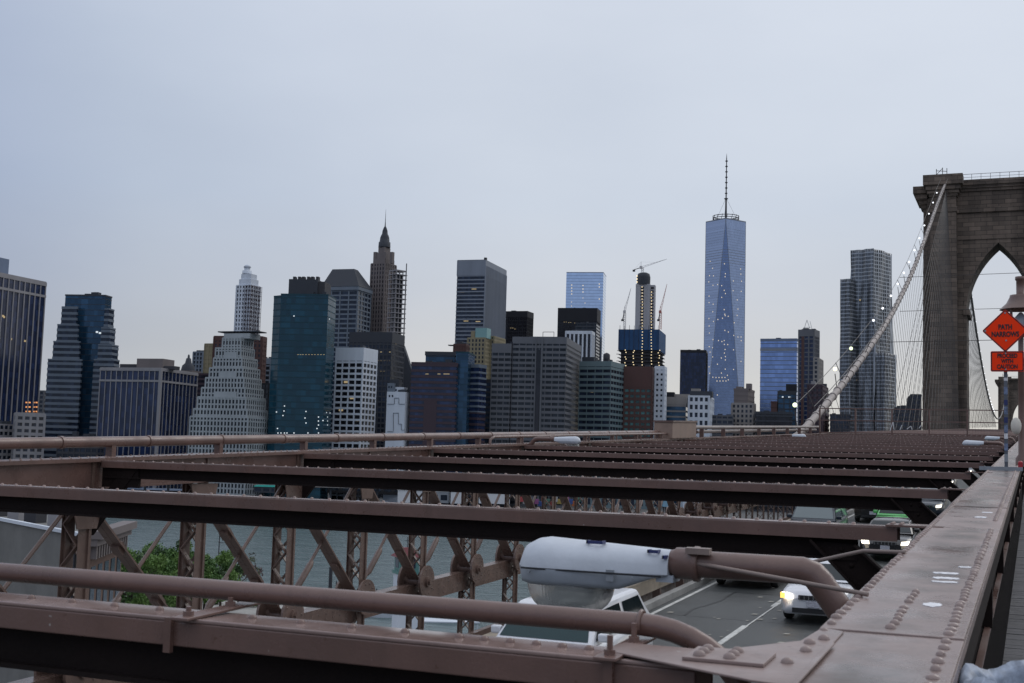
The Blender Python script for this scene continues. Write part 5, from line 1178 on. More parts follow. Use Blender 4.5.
for px, py in p_:
    yin = 6.8 if py < 329 else -.7
    q_ = b_.on(px,py,yin if px < 650 or py > 329 else 9.2); MB().box(q_.x-.5,q_.x+.5,q_.y-.3,q_.y+.1,q_.z-.45,q_.z+.45).build('site_lamp', BULB, b_.root)
for px, py in ((637,276),(637,279),(637,282)): q_ = b_.on(px,py,4.5); MB().box(q_.x-.6,q_.x+.6,q_.y-.3,q_.y+.1,q_.z-.7,q_.z+.7).build('site_lamp', BULB, b_.root)
CRW = mat('crane white',(.5,.48,.48),.5); CRR = mat('crane red',(.4,.12,.1),.5)
def crane(label, pts_m, pts_j, dep, mt):
    A_, B3_ = at_d(*pts_m[0],dep), at_d(*pts_m[1],dep); root = empty('tower_crane', A_); tag(root, label, 'crane', 'cranes on the tower under construction')
    z_ = (B3_-A_); m = MB(); w = 1.1
    for dx in (-w,w):
        for dy in (-w,w): m.bar((dx,dy,0),(dx+z_.x*0,dy,z_.z),.3,.3)
    k = 0
    while (k+1)*2.6 < z_.z: m.bar((-w,-w,k*2.6),(w,-w,k*2.6+2.6),.22,.22); m.bar((w,w,k*2.6),(-w,w,k*2.6+2.6),.22,.22); k += 1
    m.build('mast', mt, root)
    J0, J1 = at_d(*pts_j[0],dep)-A_, at_d(*pts_j[1],dep)-A_; j = MB()
    up_ = Vector((0,0,1)); d_ = (J1-J0).normalized(); n_ = d_.cross(Vector((-Fh.x,-Fh.y,0))).normalized()*1.0
    j.bar(J0+n_,J1,.3,.3); j.bar(J0-n_,J1,.3,.3); Lj = (J1-J0).length; k = 0
    while k < 9: a_ = J0+(J1-J0)*k/9; b2 = J0+(J1-J0)*(k+1)/9; s_ = 1-k/9; s2 = 1-(k+1)/9; j.bar(a_+n_*s_*(1 if k%2 else -1), b2+n_*s2*(-1 if k%2 else 1),.22,.22); k += 1
    j.build('jib', mt, root)
    cj = J0-d_*9; MB().bar(J0,cj,.6,.8).box(cj.x-1.3,cj.x+1.3,cj.y-1.2,cj.y+1.2,cj.z-2.2,cj.z).build('counterweight', C_DK, root)
    MB().box(J0.x-1.4,J0.x+1.4,J0.y-1.2,J0.y+1.2,J0.z-1.5,J0.z+1.8).build('cab', mt, root)
    MB().bar(J0,J0+Vector((0,0,7)),.35,.35).bar(J0+Vector((0,0,7)),J0+d_*Lj*.6,.1,.1).bar(J0+Vector((0,0,7)),cj,.1,.1).build('stay_frame', mt, root)
crane('crane with a raised jib on top of the concrete core',((642.5,272),(642.5,267)),((641,267.5),(667,259)),1505,CRW)
crane('thin luffing crane left of the concrete core',((624.5,329.5),(624.5,313)),((624.5,312),(631,288)),1490,CRW)
crane('thin reddish luffing crane right of the concrete core',((660.3,329.5),(660.3,312)),((660.2,312),(667,284)),1490,CRR)
# --- brick block and neighbours
b_ = Bld('office_building', 624.5, 652, 655.5, 367.5, 870, 12).tag('dark red-brown block with greenish windows below the construction site').core(glass('greenish panes',(.02,.06,.06),3.9,1.8,.9)).grid(C_BRN, 3.9, 2.0, .3, 4.0, 1.2, .32, attic=14)
b_ = Bld('apartment_block', 655.5, 664, 666.5, 367, 880, 15).tag('narrow white apartment block beside the red-brown one').core(G_DARK).grid(C_WHITE, 3.7, 2.2, .35, 3.3, 1.6, .38, z0=46, attic=2); b_.grid(C_BRN, 3.7, 2.2, .34, 3.3, 1.6, .37, z1=45)
b_ = Bld('office_tower', 680.5, 706, 707.8, 350.5, 1500, 12).tag('plain navy box tower left of the tallest spire').core(G_NAVY).grid(C_BLK, 3.9, .25, .05, 2.2, .25, .2, attic=2.5)
b_ = Bld('office_building', 665, 686, 690, 398, 900, 14).tag('low glassy block with dark bands right of the brown box').core(G_BLUE).grid(C_LIME, 4.0, 1.2, .3, 0, attic=5); b_.roof(666,674,392,C_BLK,2,8); b_.roof(674,689,394,C_LIME,4,8)
b_ = Bld('office_building', 689, 709, 713.5, 396.5, 880, 14).tag('ornate white stone block in front of the glass spire base').core(G_DARK).grid(C_WHITE, 5.6, 2.4, .5, 3.2, 1.5, .55, attic=.8)
b_.roof(690,712,391,C_CHAR,2,12,'mansard'); b_.roof(691,700,388.5,C_LIME,5,6)
# --- the tallest glass spire
P = at_d(725.8,222,1930); root = empty('glass_skyscraper', (P.x,P.y,MZ), (0,0,atan2(P.y,P.x)-pi/2)); tag(root,'tallest blue glass skyscraper with tapering triangular faces and an antenna mast','skyscraper')
Ht = P.z-MZ; w = 30.4; c_ = w*sqrt(2)/sqrt(2)
bot = [(-w,-w),(w,-w),(w,w),(-w,w)]; top = [(0,-w),(w,0),(0,w),(-w,0)]
m = MB(); m.box(-w,w,-w,w,0,40)
vs = [(x,y,40) for x,y in bot]+[(x,y,Ht) for x,y in top]; fs = []
for i in range(4): fs.append((i,(i+1)%4,4+i)); fs.append(((i+1)%4,4+(i+1)%4,4+i))
m.add(vs, fs+[(4,5,6,7)]); wtc = m.build('glass_wall', G_SKY, root)
fm = MB()
for k in range(4, 96):
    z = k*4.1
    if z > Ht-1: break
    if z < 40: continue
    t = (z-40)/(Ht-40); ring_ = []
    for i in range(4):
        B0 = Vector(bot[i]); B1 = Vector(bot[(i+1)%4]); T0 = Vector(top[i]); Tm = Vector(top[i-1])
        ring_ += [B0*(1-t)+Tm*t, B0*(1-t)+T0*t]
    for A_, B3_ in zip(ring_, ring_[1:]+ring_[:1]):
        if (B3_-A_).length > .5: fm.bar((A_.x*1.002,A_.y*1.002,z),(B3_.x*1.002,B3_.y*1.002,z),.12,.22 if z < Ht-70 or z > Ht-45 else .7)
fm.build('facade_grid', C_ALU, root)
# edges
ed = MB()
for i in range(4): ed.bar((*bot[i],40),(*top[i],Ht),.7,.7); ed.bar((*bot[(i+1)%4],40),(*top[i],Ht),.7,.7); ed.bar((*top[i],Ht),(*top[(i+1)%4],Ht),1,1.4)
ed.build('edge_fin', C_ALU, root)
rg = MB()
for z in (1.5,5,8.5): rg.tube([(20*cos(2*pi*k/24),20*sin(2*pi*k/24),Ht+z) for k in range(25)],.55,5)
for k in range(16): rg.bar((20*cos(2*pi*k/16),20*sin(2*pi*k/16),Ht),(20*cos(2*pi*k/16+.15),20*sin(2*pi*k/16+.15),Ht+9.5),.6,.6)
rg.build('communication_ring', C_DK, root)
Hs = at_d(725.8,152,1930).z-MZ
sp = MB().tube([(0,0,Ht),(0,0,Ht+36),(0,0,Ht+36.1),(0,0,Hs-8),(0,0,Hs)],[1.7,1.3,1.0,.7,.15],8)
for k in range(8): z = Ht+36+(Hs-Ht-40)*k/8; sp.cyl((0,0,z),(0,0,z+1.3),2.0 if k else 3.0,n=8)
for a in (0.4,2.5,4.6): sp.bar((18*cos(a),18*sin(a),Ht+6),(0,0,Ht+38),.22,.22)
sp.build('spire', C_DK, root)
rm = root.matrix_basis
LW = bpy.data.meshes.new('lit_window'); 
q0 = MB().box(-.6,.6,-.3,.1,-.8,.8).build('lit_window', LITW, root); first = True
lits = []
for px, ys_ in ((709.5,range(262,390,7)),(713,range(268,392,9)),(718,range(264,400,11)),(722,(286,297,318,322,341,357,361,372,390)),(724.8,range(265,372,4)),(728,(301,316,331,345,376,380)),(733.5,(281,292,322,334,339,350,371)),(737.5,range(266,350,7)),(741,(268,274,282,291,300,305,313,330,338,342,355,360))):
    for y_ in ys_:
        if random.random() < .52: lits.append((px+random.uniform(-.7,.7),y_+random.uniform(-1.5,1.5)))
lits += [(x_,377.5) for x_ in (716,719,722,725)]+[(x_,381) for x_ in (717,720,723,726)]
inv = (Matrix.Translation(root.location) @ Matrix.Rotation(root.rotation_euler.z,4,'Z')).inverted()
deps = bpy.context.evaluated_depsgraph_get()
random.shuffle(lits)
for px, py in lits[:98]:
    o_ = inv @ Vector((0,0,0)); d_ = (inv.to_3x3() @ ray(px,py)).normalized()
    hit, loc, nor, idx = wtc.ray_cast(o_, d_)
    if not hit: continue
    ang = atan2(nor.x,-nor.y)
    if first: q0.location = loc; q0.rotation_euler = (0,0,ang); first = False
    else: part_copy(q0, root, loc, (0,0,ang))
# --- buildings right of the spire
b_ = Bld('stone_building', 734, 748, 754.5, 389, 930, 20).tag('small grey stepped stone tower at the right foot of the glass spire').core(C_MAS,'wall').grid(C_MAS, 3.6, 1.0, .2); b_.roof(736,741,386.5,C_MAS,1.5,6); b_.roof(746,751,383.5,C_MAS,3,6)
t_ = Bld('lower_front', 732, 753, 755.5, 404, 920, 20, parent=b_.root); t_.core(G_DARK).grid(C_LIME, 3.6, 1.5, .3, 3.0, 1.5, .35)
b_ = Bld('glass_tower', 760.5, 797, 799.5, 339, 1150, 22).tag('cobalt blue glass slab right of the glass spire').core(G_COB).grid(C_BLUEP, 4.0, .8, .08, pd=.1, attic=2)
m_ = MB().box(-b_.W-.2,.2,-.25,b_.D+.2,b_.H-11,b_.H-8.6); m_.build('louvre_band', C_ALU, b_.root)
b_ = Bld('apartment_tower', 799, 814, 819, 330, 1000, 30).tag('slim dark tower with antenna tripod and maroon stripe').core(G_NAVY).grid(C_GREY, 3.6, .9, .2, 4, 1.1, .5, attic=5)
q_ = b_.on(801.5,345,-.5); q2_ = b_.on(804,345,-.5); MB().box(q_.x,q2_.x,-.6,.05,0,b_.H-5).build('maroon_stripe', C_BRN, b_.root)
tr2 = MB(); A_ = b_.on(807,320,6)
for dx in (-3,3): tr2.bar((A_.x+dx,6,b_.H),(A_.x,6,A_.z),.3,.3)
tr2.bar((A_.x+4.5,6,b_.H),(A_.x+2.5,6,A_.z-1),.25,.25); tr2.bar((A_.x-3,6,b_.H+3),(A_.x+3,6,b_.H+3),.25,.25); tr2.build('antenna', STEEL, b_.root); b_.lit([(816.5,335)], LITW, 2.2, 2.2)
t_ = Bld('lower_wing', 814, 818, 823, 358, 995, 22, parent=b_.root); t_.core(G_DARK).grid(C_LIME, 3.6, 1.3, .3, 2.6, 1.2, .4)
b_ = Bld('office_building', 778, 796, 799, 392, 900, 12).tag('dark glass block with two lit windows before the cobalt slab').core(G_BLUE).grid(C_CHAR, 4, .8, .2, 5, .6, .3, attic=2); b_.roof(786,797,384,C_BLK,2,8); b_.lit([(783,397),(789.5,397)], LITC, 1.6, .9)
b_ = Bld('brick_building', 771, 777, 780, 402, 900, 15).tag('little brown brick block beside the dark glass one').core(C_BRN,'wall').grid(C_BRN, 3.5, .8, .2)
b_ = Bld('parking_building', 756, 792, 800, 413, 850, 10).tag('long low building with dark open decks behind the cable foot').core(G_BLACK).grid(C_CHAR, 3.6, 1.1, .5, attic=1)
b_ = Bld('brick_building', 808, 822, 828, 385, 880, 20).tag('plum brick block behind the foot of the main cable').core(G_BR).grid(C_RED, 3.6, 1.8, .3, 3, 1.2, .3); b_.roof(811,815,381,C_PALE,2,4)
b_ = Bld('brick_building', 822, 826, 829, 393, 900, 20).tag('narrow dark block right of the cable foot against the yellow glow').core(G_BLACK).grid(C_RED, 3.6, 1.8, .3)
b_ = Bld('office_building', 911, 921, 926, 395, 930, 15).tag('small dark block low beside the stone bridge tower').core(G_DARK).grid(C_CHAR, 3.6, 1.4, .2, 3, .8, .3)
b_ = Bld('office_building', 895, 912, 915, 408, 900, 15).tag('low dark roof left of the stone bridge tower').core(G_DARK).grid(C_CHAR, 3.6, 1.4, .2)
b_ = Bld('office_building', 830, 850, 853, 415, 880, 15).tag('low dark block at the base of the rippled steel tower').core(G_DARK).grid(C_CHAR, 3.6, 1.4, .2)
# --- rippled steel tower
STEELF = mat('stainless cladding',(0.36,0.385,0.42),.4,.55,var=.15,vscale=.1)
def wavy(name, label, xl, xc_, xr, yt, dep, a, parent=None, amp=1.6, ph=0.0, glassm=G_BLUE):
    b = Bld(name, xl, xc_, xr, yt, dep, a, parent=parent, mind=16)
    if parent is None: b.tag(label)
    fp = 3.6; nf = int(b.H/fp); per = [(-b.W+b.W*i/12, 0, 0, -1) for i in range(13)]+[(0, b.D*i/8, 1, 0) for i in range(0, 9)]+[(-b.W*i/6, b.D, 0, 1) for i in range(7)]+[(-b.W, b.D-b.D*i/6, -1, 0) for i in range(7)]
    def P_(i, z):
        x, y, nx, ny = per[i]; u = i*0.9
        o = amp*(sin(u*.9+z*.028+ph)*.6+.6*sin(u*1.7-z*.045+ph*2)); o = max(-amp, min(amp, o)); return Vector((x+nx*o, y+ny*o, z))
    m = MB(); g = MB(); n_ = len(per)
    ring_ = [[P_(i, k*fp) for i in range(n_)] for k in range(nf+1)]
    vs = [p for r_ in ring_ for p in r_]; m.add(vs, [(k*n_+i,k*n_+(i+1)%n_,(k+1)*n_+(i+1)%n_,(k+1)*n_+i) for k in range(nf) for i in range(n_)]+[tuple(nf*n_+i for i in range(n_))], 0, True)
    m.build('steel_skin', STEELF, b.root)
    for k in range(2, nf):
        for i in range(20):
            if per[i][2:] != per[i+1][2:]: continue
            A_, B3_ = ring_[k][i], ring_[k][i+1]; C_, D_ = ring_[k+1][i+1], ring_[k+1][i]; n2 = Vector((per[i][2],per[i][3],0))*.09
            for (s0,s1) in ((.14,.42),(.58,.86)):
                f = lambda s,t: (A_*(1-s)+B3_*s)*(1-t)+(D_*(1-s)+C_*s)*t+n2
                g.add([f(s0,.2),f(s1,.2),f(s1,.93),f(s0,.93)], [(0,1,2,3)])
    g.build('window', G_GREY, b.root, kind='stuff')
    return b
b_ = wavy('rippled_skyscraper','tall rippled stainless steel apartment tower behind the main cable',851,874,892.5,247,1150,42)
wavy('lower_shaft','',840.5,850,856,278.5,1148,42,parent=b_.root,amp=.5,ph=2)
wavy('lower_shaft','',876,885,896.5,352,1135,42,parent=b_.root,amp=.9,ph=4)
b_.lit([(860,300),(868,350),(880,330),(848,396),(856,380)], LITD, 1.4, 1.4)
# low background infill blocks so the street line is closed
for i, (xl, xr, yt, dep, lab, mt) in enumerate(((58,100,437,790,'low dark building along the left waterfront',C_DK),(408,412,405,880,'thin dark block left of the maroon one',C_DK),(484,494,380,900,'dark sliver of a block left of the wide grey one',C_BLK),(706,735,416,900,'low grey block below the glass spire',C_GREY))):
    Bld('office_building', xl, xr-2, xr, yt, dep, 10).tag(lab).core(G_DARK).grid(mt, 3.7, 1.5, .25, 4, .8, .3)

# ================================================================= MANHATTAN WATERFRONT
def leaf_mesh(name, rx, ry, rz, nleaf, size, seed, mats, clumps=26):
    rnd = random.Random(seed); m = MB(); cl = []
    for k in range(clumps):
        while True:
            p = Vector((rnd.uniform(-1,1),rnd.uniform(-1,1),rnd.uniform(-.9,1)))
            if .35 < p.length < 1: break
        cl.append((Vector((p.x*rx,p.y*ry,p.z*rz)), rnd.uniform(.16,.34)*rx, rnd.choice((0,0,1,1,2)) if len(mats) > 2 else 0))
    for k in range(nleaf):
        c, r_, mi = rnd.choice(cl); d = Vector((rnd.gauss(0,1),rnd.gauss(0,1),rnd.gauss(0,.8))).normalized()*r_*rnd.uniform(.35,1.05)
        p = c+d; a = Vector((rnd.uniform(-1,1),rnd.uniform(-1,1),rnd.uniform(-.6,.6))).normalized(); b2 = a.orthogonal().normalized(); q = a.cross(b2); s_ = size*rnd.uniform(.6,1.3)
        t = rnd.uniform(0,6.28); u = (b2*cos(t)+q*sin(t))*s_; v = (q*cos(t)-b2*sin(t))*s_*.6
        m.add([p-u,p+v,p+u,p-v], [(0,1,2,3)], mi)
    me = m; return me
LEAF = [mat('leaf green',(0.062,0.135,0.027),.6), mat('young leaf green',(0.105,0.19,0.038),.6), mat('deep leaf green',(0.033,0.072,0.02),.6)]
LEAFP = [mat('purple leaf',(0.09,0.06,0.06),.6), mat('olive leaf',(0.08,0.10,0.04),.6), mat('dusky leaf',(0.05,0.05,0.04),.6)]
BARK = mat('bark',(0.06,0.045,0.035),.9,var=.3)
def tree(label, loc, h, r_, seed, mats=None, nleaf=4200, size=.28, group='trees on the Brooklyn bank', clumps=30):
    root = empty('leafy_tree', loc); tag(root, label, 'tree', group); rnd = random.Random(seed)
    m = MB().tube([(0,0,-.3),(.1,.05,h*.25),(0,.1,h*.5),(.1,0,h*.75)],[h*.022,h*.017,h*.012,h*.004],8)
    for k in range(7):
        a = rnd.uniform(0,6.28); z = h*rnd.uniform(.28,.6); e_ = Vector((cos(a)*r_*.7,sin(a)*r_*.7,z+h*rnd.uniform(.1,.25))); m.tube([(0,0,z),(e_.x*.5,e_.y*.5,z+(e_.z-z)*.4),e_],[h*.01,h*.007,h*.002],6)
    m.build('trunk', BARK, root)
    c = leaf_mesh('crown', r_, r_, h*.38, nleaf, size, seed, mats or LEAF, clumps).build('crown', mats or LEAF, root); c.location = (0,0,h*.62)
for i, (px, py, dep, h) in enumerate(((128,485,900,11),(150,484,890,13),(163,484,895,12),(228,488,850,11),(238,489,840,9),(330,488,860,9))):
    P = at_d(px, py, dep); tree(['first','second','third','fourth','fifth','sixth'][i]+' small shore tree from the left, far across the river', (P.x,P.y,MZ), h, h*.42, 50+i, nleaf=500, size=.8, group='trees on the far shore', clumps=14)
CLN = cc('pier shed cladding',(.28,.3,.32)); TEALR = mat('teal roof',(.03,.32,.27),.5)
def shed(name, label, px0, px1, ytop, dep, h, wallm, roofm, group=None, ribs=0, dd=14):
    A_, B3_ = at_d(px0,ytop,dep), at_d(px1,ytop,dep); w = Vector((B3_.x-A_.x,B3_.y-A_.y)).length; root = empty(name,(A_.x,A_.y,A_.z-h),(0,0,atan2(B3_.y-A_.y,B3_.x-A_.x))); tag(root,label,'building' if 'tent' not in name else 'tent',group)
    MB().box(0,w,0,dd,0,h*.8).build('wall', wallm, root); MB().frustum(-.4,w+.4,-.4,dd+.4,h*.8,0.5,w-.5,dd*.35,dd*.65,h).build('roof', roofm, root)
    if ribs:
        for k in range(ribs): MB().box(w*(k+.15)/ribs,w*(k+.85)/ribs,-.06,.0,h*.2,h*.6).build('window', G_DARK, root)
    # piles down to the river bed
    pl_ = MB()
    for k in range(5): pl_.cyl((w*(k+.5)/5,1,WZ-1-(A_.z-h)),(w*(k+.5)/5,1,0.0),.35,n=6)
    pl_.build('piling', C_DK, root); return root
shed('pier_shed','low teal-roofed pier shed across the river',254,287,485,760,4.5,C_CHAR,TEALR,ribs=4)
shed('pier_shed','long dark pier building on the waterfront left of the teal roof',120,250,487.5,800,5,C_CHAR,C_BLUEP,ribs=12)
shed('market_hall','long dark low hall behind the white pier tents',288,520,477.5,795,9,C_DK,C_CHAR,ribs=22,dd=20)
root = empty('elevated_highway',(0,0,0)); tag(root,'long low elevated highway along the far shore seen between the beams','viaduct')
A_, B3_ = at_d(40,476,782), at_d(600,491,775); d_ = (B3_-A_); d_.z = 0; L_ = d_.length; root.location = (A_.x,A_.y,A_.z-1.6); root.rotation_euler = (0,0,atan2(d_.y,d_.x)); hz = A_.z-1.6
MB().box(0,L_,0,13,0,.9).build('deck', C_DK, root); MB().box(0,L_,-.3,.05,-.3,1.6).build('parapet', C_LIME, root)
for k in range(24): MB().box(L_*(k+.5)/24-.6,L_*(k+.5)/24+.6,2,3.2,MZ-hz,-.01).build('column', C_CHAR, root)
WTENT = mat('white tent fabric',(.62,.63,.64),.7,var=.1)
shed('white_tent','first white pier tent from the left behind the truss',398,428,487,730,9,WTENT,WTENT,'white tents on the pier'); shed('pier_shed','grey shed between the white tents',430,449,489,735,8,CLN,CLN,ribs=2)
shed('white_tent','middle white pier tent behind the truss',451,467,488,730,9,WTENT,WTENT,'white tents on the pier'); shed('white_tent','right white pier tent beside the coloured containers',479,510,489.5,725,8,WTENT,WTENT,'white tents on the pier')
shed('pier_shed','grey-green low market building behind the truss right of centre',583,662,492,735,9,C_TQ,C_GREY,ribs=9)
shed('white_van_shed','small pale blue kiosk low behind the truss',663,673,496,700,6,mat('pale blue panel',(.2,.35,.45),.6),C_WHITE); shed('white_kiosk','small white kiosk right of the pale blue one',683,692,498,700,6,C_WHITE,C_WHITE)
cols_ = [(.35,.05,.05),(.05,.1,.3),(.4,.3,.08),(.08,.2,.15),(.3,.1,.25),(.35,.35,.35),(.5,.15,.05),(.1,.1,.12)]
cn = ['red','blue','ochre','green','purple','grey','orange','black']
for i in range(16):
    px = 519+3.8*i; P = at_d(px, 497+(i%3)*2.2, 715+ (i%3)*4); k = i*5%8
    o = MB().box(0,2.6,0,2.5,0,2.6).box(-.05,2.65,-.05,2.55,2.6,2.75).box(.2,.3,-.06,0,.1,2.4).box(1.25,1.35,-.06,0,.1,2.4).box(2.3,2.4,-.06,0,.1,2.4).build('shipping_container', mat(cn[k]+' container',cols_[k],.6) if cn[k]+' container' not in bpy.data.materials else bpy.data.materials[cn[k]+' container'])
    o.location = (P.x,P.y,P.z-2.7); o.rotation_euler = (0,0,YAW); tag(o,'small coloured container in the stacked row on the pier behind the truss','container','coloured containers on the far pier')
pd_ = MB(); A_ = at_d(390,500,745); B3_ = at_d(700,512,760)
struct(MB().prism([(A_.x,A_.y),(A_.x+20,A_.y-55),(B3_.x+20,B3_.y-70),(B3_.x,B3_.y)],WZ+.2,MZ+0.1).build('pier_deck', C_DK))
def ferry(label, px0, px1, py, dep, hullm, topm):
    A_, B3_ = at_Z(px0,py,WZ), at_Z(px1,py,WZ); s_ = dep/ (A_.dot(FW)); A_, B3_ = at_d(px0,py,dep), at_d(px1,py,dep); L = (B3_-A_).length
    root = empty('ferry',(A_.x,A_.y,WZ),(0,0,atan2(B3_.y-A_.y,B3_.x-A_.x))); tag(root,label,'boat','moored ferries')
    MB().prism([(0,0),(L*.85,0),(L,3),(L*.85,6),(0,6)],-.6,2.4).build('hull', hullm, root)
    MB().box(L*.1,L*.8,.8,5.2,2.4,4.6).build('cabin', topm, root); MB().box(L*.12,L*.78,.74,.79,3.1,4.1).build('window_band', G_DARK, root); MB().box(L*.5,L*.7,1.4,4.6,4.6,6.6).build('bridge_deck', topm, root); MB().cyl((L*.4,3,4.6),(L*.4,3,9),.12,n=6).build('mast', STEEL, root)
ferry('dark moored ferry with white cabin behind the truss, left one',337,368,499,735,C_DK,C_WHITE); ferry('dark navy moored boat behind the truss, right one',370,396,500,730,mat('navy hull',(.01,.015,.03),.4),C_STR)

# ================================================================= BROOKLYN BANK
C_ = at_d(88,529,70); A_ = at_d(-45,509,92); B3_ = at_d(122,519.5,80); D_ = A_+(B3_-C_)
root = empty('warehouse',(C_.x,C_.y,GZ)); tag(root,'old warehouse with a blank grey end wall and bracketed cornice behind the truss at left','warehouse')
GWALL = mat('grey rendered wall',(.15,.148,.14),.9,var=.25,vscale=.35,bump=.2,bscale=6); OBR = mat('old brick',(.11,.07,.055),.9,var=.35,vscale=1.5)
f2 = lambda p: Vector((p.x-C_.x,p.y-C_.y)); pa, pb, pdn = f2(A_), f2(B3_), f2(A_)+f2(B3_); zt = C_.z-GZ
MB().prism([(0,0),(pb.x,pb.y),(pdn.x,pdn.y),(pa.x,pa.y)],0,zt-.5).build('wall', GWALL, root)
nb_ = Vector((pb.y,-pb.x)).normalized(); na_ = Vector((-pa.y,pa.x)).normalized()
def onface(s, off): return pb*s+nb_*off
fc = MB()
def fbox(m, s0, s1, o0, o1, z0, z1):
    a, b2, c, d = onface(s0,o0), onface(s1,o0), onface(s1,o1), onface(s0,o1); m.prism([(d.x,d.y),(c.x,c.y),(b2.x,b2.y),(a.x,a.y)],z0,z1)
fbox(fc,0,1,.01,.12,0,zt-1.0); fc.build('brick_front', OBR, root)
cn_ = MB(); fbox(cn_,-.03,1.04,.0,.9,zt-.55,zt-.1); fbox(cn_,-.02,1.03,.0,.6,zt-.95,zt-.55)
for k in range(14): fbox(cn_,.02+k*.07,.05+k*.07,.12,.5,zt-1.7,zt-.95)
cn_.build('cornice', C_MAS, root)
for k in range(5): w_ = MB(); fbox(w_,.08+.19*k,.19+.19*k,.121,.16,zt-7,zt-2.2); w_.build('window', G_DARK, root)
cp_ = MB(); p0 = na_*.15; cp_.prism([(pa.x-p0.x,pa.y-p0.y),(-p0.x,-p0.y),(p0.x,p0.y),(pa.x+p0.x,pa.y+p0.y)],zt-.48,zt-.28); cp_.build('coping', C_WHITE, root)
for k, s_ in enumerate((.25,.42,.55,.7)):
    q = pa*s_+pb*.3; MB().box(q.x-.5,q.x+.5,q.y-.5,q.y+.5,zt-.5,zt+random.uniform(.4,1.2)).build('chimney', C_DK if k%2 else C_PALE, root)
dp_ = MB(); q = pa*.06; q2 = na_*.08; sgn = 1 if (q2.x*C_.x+q2.y*C_.y) < 0 else -1
dp_.cyl((q.x+sgn*q2.x,q.y+sgn*q2.y,0),(q.x+sgn*q2.x,q.y+sgn*q2.y,zt-.6),.07,n=8).build('downpipe', C_DK, root)
for i, (px, py, dep, r_, sd_, mt, lab) in enumerate(((166,546,232,5.2,1,None,'tallest bushy green tree in the middle of the left bank clump'),(134,556,205,4.6,2,None,'green tree against the warehouse corner'),(206,560,235,5.0,3,None,'round green tree right of the tall bushy one'),(222,562,240,3.6,4,None,'smaller green tree at the right of the clump'),(240,558,250,3.6,5,LEAFP,'sparse purple-leaved tree at the right end of the clump'),(152,563,215,4.4,6,None,'low dense green tree in front of the tall bushy one'),(188,566,228,4.4,7,None,'low green tree filling the middle of the clump'))):
    P = at_d(px,py,dep); h = P.z-GZ+1.8; tree(lab,(P.x,P.y,GZ),h,r_*1.2,sd_,mt,11000 if mt is None else 1500,.24)
for i, (px, py) in enumerate(((118,604),(140,606),(165,607),(188,606),(212,604),(254,607),(232,600))):
    P = at_Z(px,py,GZ); root = empty('shrub',P); tag(root,'low green shrub under the bank trees, number %s from the left' % ORD[i],'shrub','shrubs under the bank trees')
    leaf_mesh('foliage',2.6,2.6,1.6,900,.3,80+i,LEAF,14).build('foliage', LEAF, root).location = (0,0,1.3)
    MB().cyl((0,0,-.1),(0,0,1.2),.08,.04,n=6).build('stem', BARK, root)
for px, yt, yb, lab in ((181,537,592,'park lamp pole with a short arm standing among the trees'),(217,535,588,'tall thin floodlight pole against the river')):
    P = at_Z(px,yb,GZ); T_ = at_d(px,yt,P.dot(FW)); h = T_.z-GZ; root = empty('lamp_pole',P); tag(root,lab,'lamp post')
    MB().cyl((0,0,0),(0,0,h),.16,.11,n=8).build('pole', C_DK, root); MB().box(0,1.6,-.12,.12,h-.5,h-.25).box(.9,1.7,-.2,.2,h-1.3,h-.9).box(-.1,1.2,-.1,.1,h-1.9,h-1.75).build('lamp_head', C_DK, root)
# boathouse tower
P = at_Z(404,640,GZ); dep = P.dot(FW); root = empty('boathouse_tower',(P.x,P.y,GZ),(0,0,YAW+.35)); k_ = dep/FPX; tag(root,'white boathouse tower with a teal glazed cabin and dark red roof','tower')
zr = lambda y_: at_d(404,y_,dep).z-GZ; hw_ = 10.5*k_
MB().box(-hw_,hw_,-hw_,hw_,0,zr(573)).build('tower_wall', C_WHITE, root)
MB().box(-hw_*1.12,hw_*1.12,-hw_*1.12,hw_*1.12,zr(574),zr(571)).build('gallery', mat('teal paint',(.08,.2,.19),.5), root)
MB().box(-hw_*.95,hw_*.95,-hw_*.95,hw_*.95,zr(571),zr(557)).build('cabin', bpy.data.materials['teal paint'], root)
for s_ in (-1,1):
    MB().box(-hw_*.6,hw_*.6,s_*hw_*.96-.03,s_*hw_*.96+.03,zr(568),zr(559)).build('window', G_NAVY, root); MB().box(s_*hw_*.96-.03,s_*hw_*.96+.03,-hw_*.6,hw_*.6,zr(568),zr(559)).build('window', G_NAVY, root)
MB().frustum(-hw_*1.3,hw_*1.3,-hw_*1.3,hw_*1.3,zr(557),-hw_*.35,hw_*.35,-hw_*.35,hw_*.35,zr(548)).build('roof', mat('dark red tile',(.13,.025,.03),.7,var=.2), root)
MB().cyl((0,0,zr(549)),(0,0,zr(538)),.06,n=6).bar((-.5,0,zr(541)),(.5,0,zr(541)),.05,.05).build('weather_vane', C_DK, root)
for i, (px, yb, yt, lab) in enumerate(((330,592,568,'thick dark mooring pile standing in the river'),(371,604,591,'thin mooring post left of the boathouse tower'),(376,604,590,'second thin mooring post left of the boathouse tower'),(336,592,582,'short post beside the thick mooring pile'))):
    P = at_Z(px,yb,WZ); h = at_d(px,yt,P.dot(FW)).z-WZ; r_ = .45 if i == 0 else .14
    o = MB().cyl((0,0,-2),(0,0,h),r_*1.05,r_,n=10).cyl((0,0,h),(0,0,h+.3),r_*1.15,r_*.6,n=10).build('mooring_pile', C_DK); o.location = P; tag(o,lab,'mooring pile')
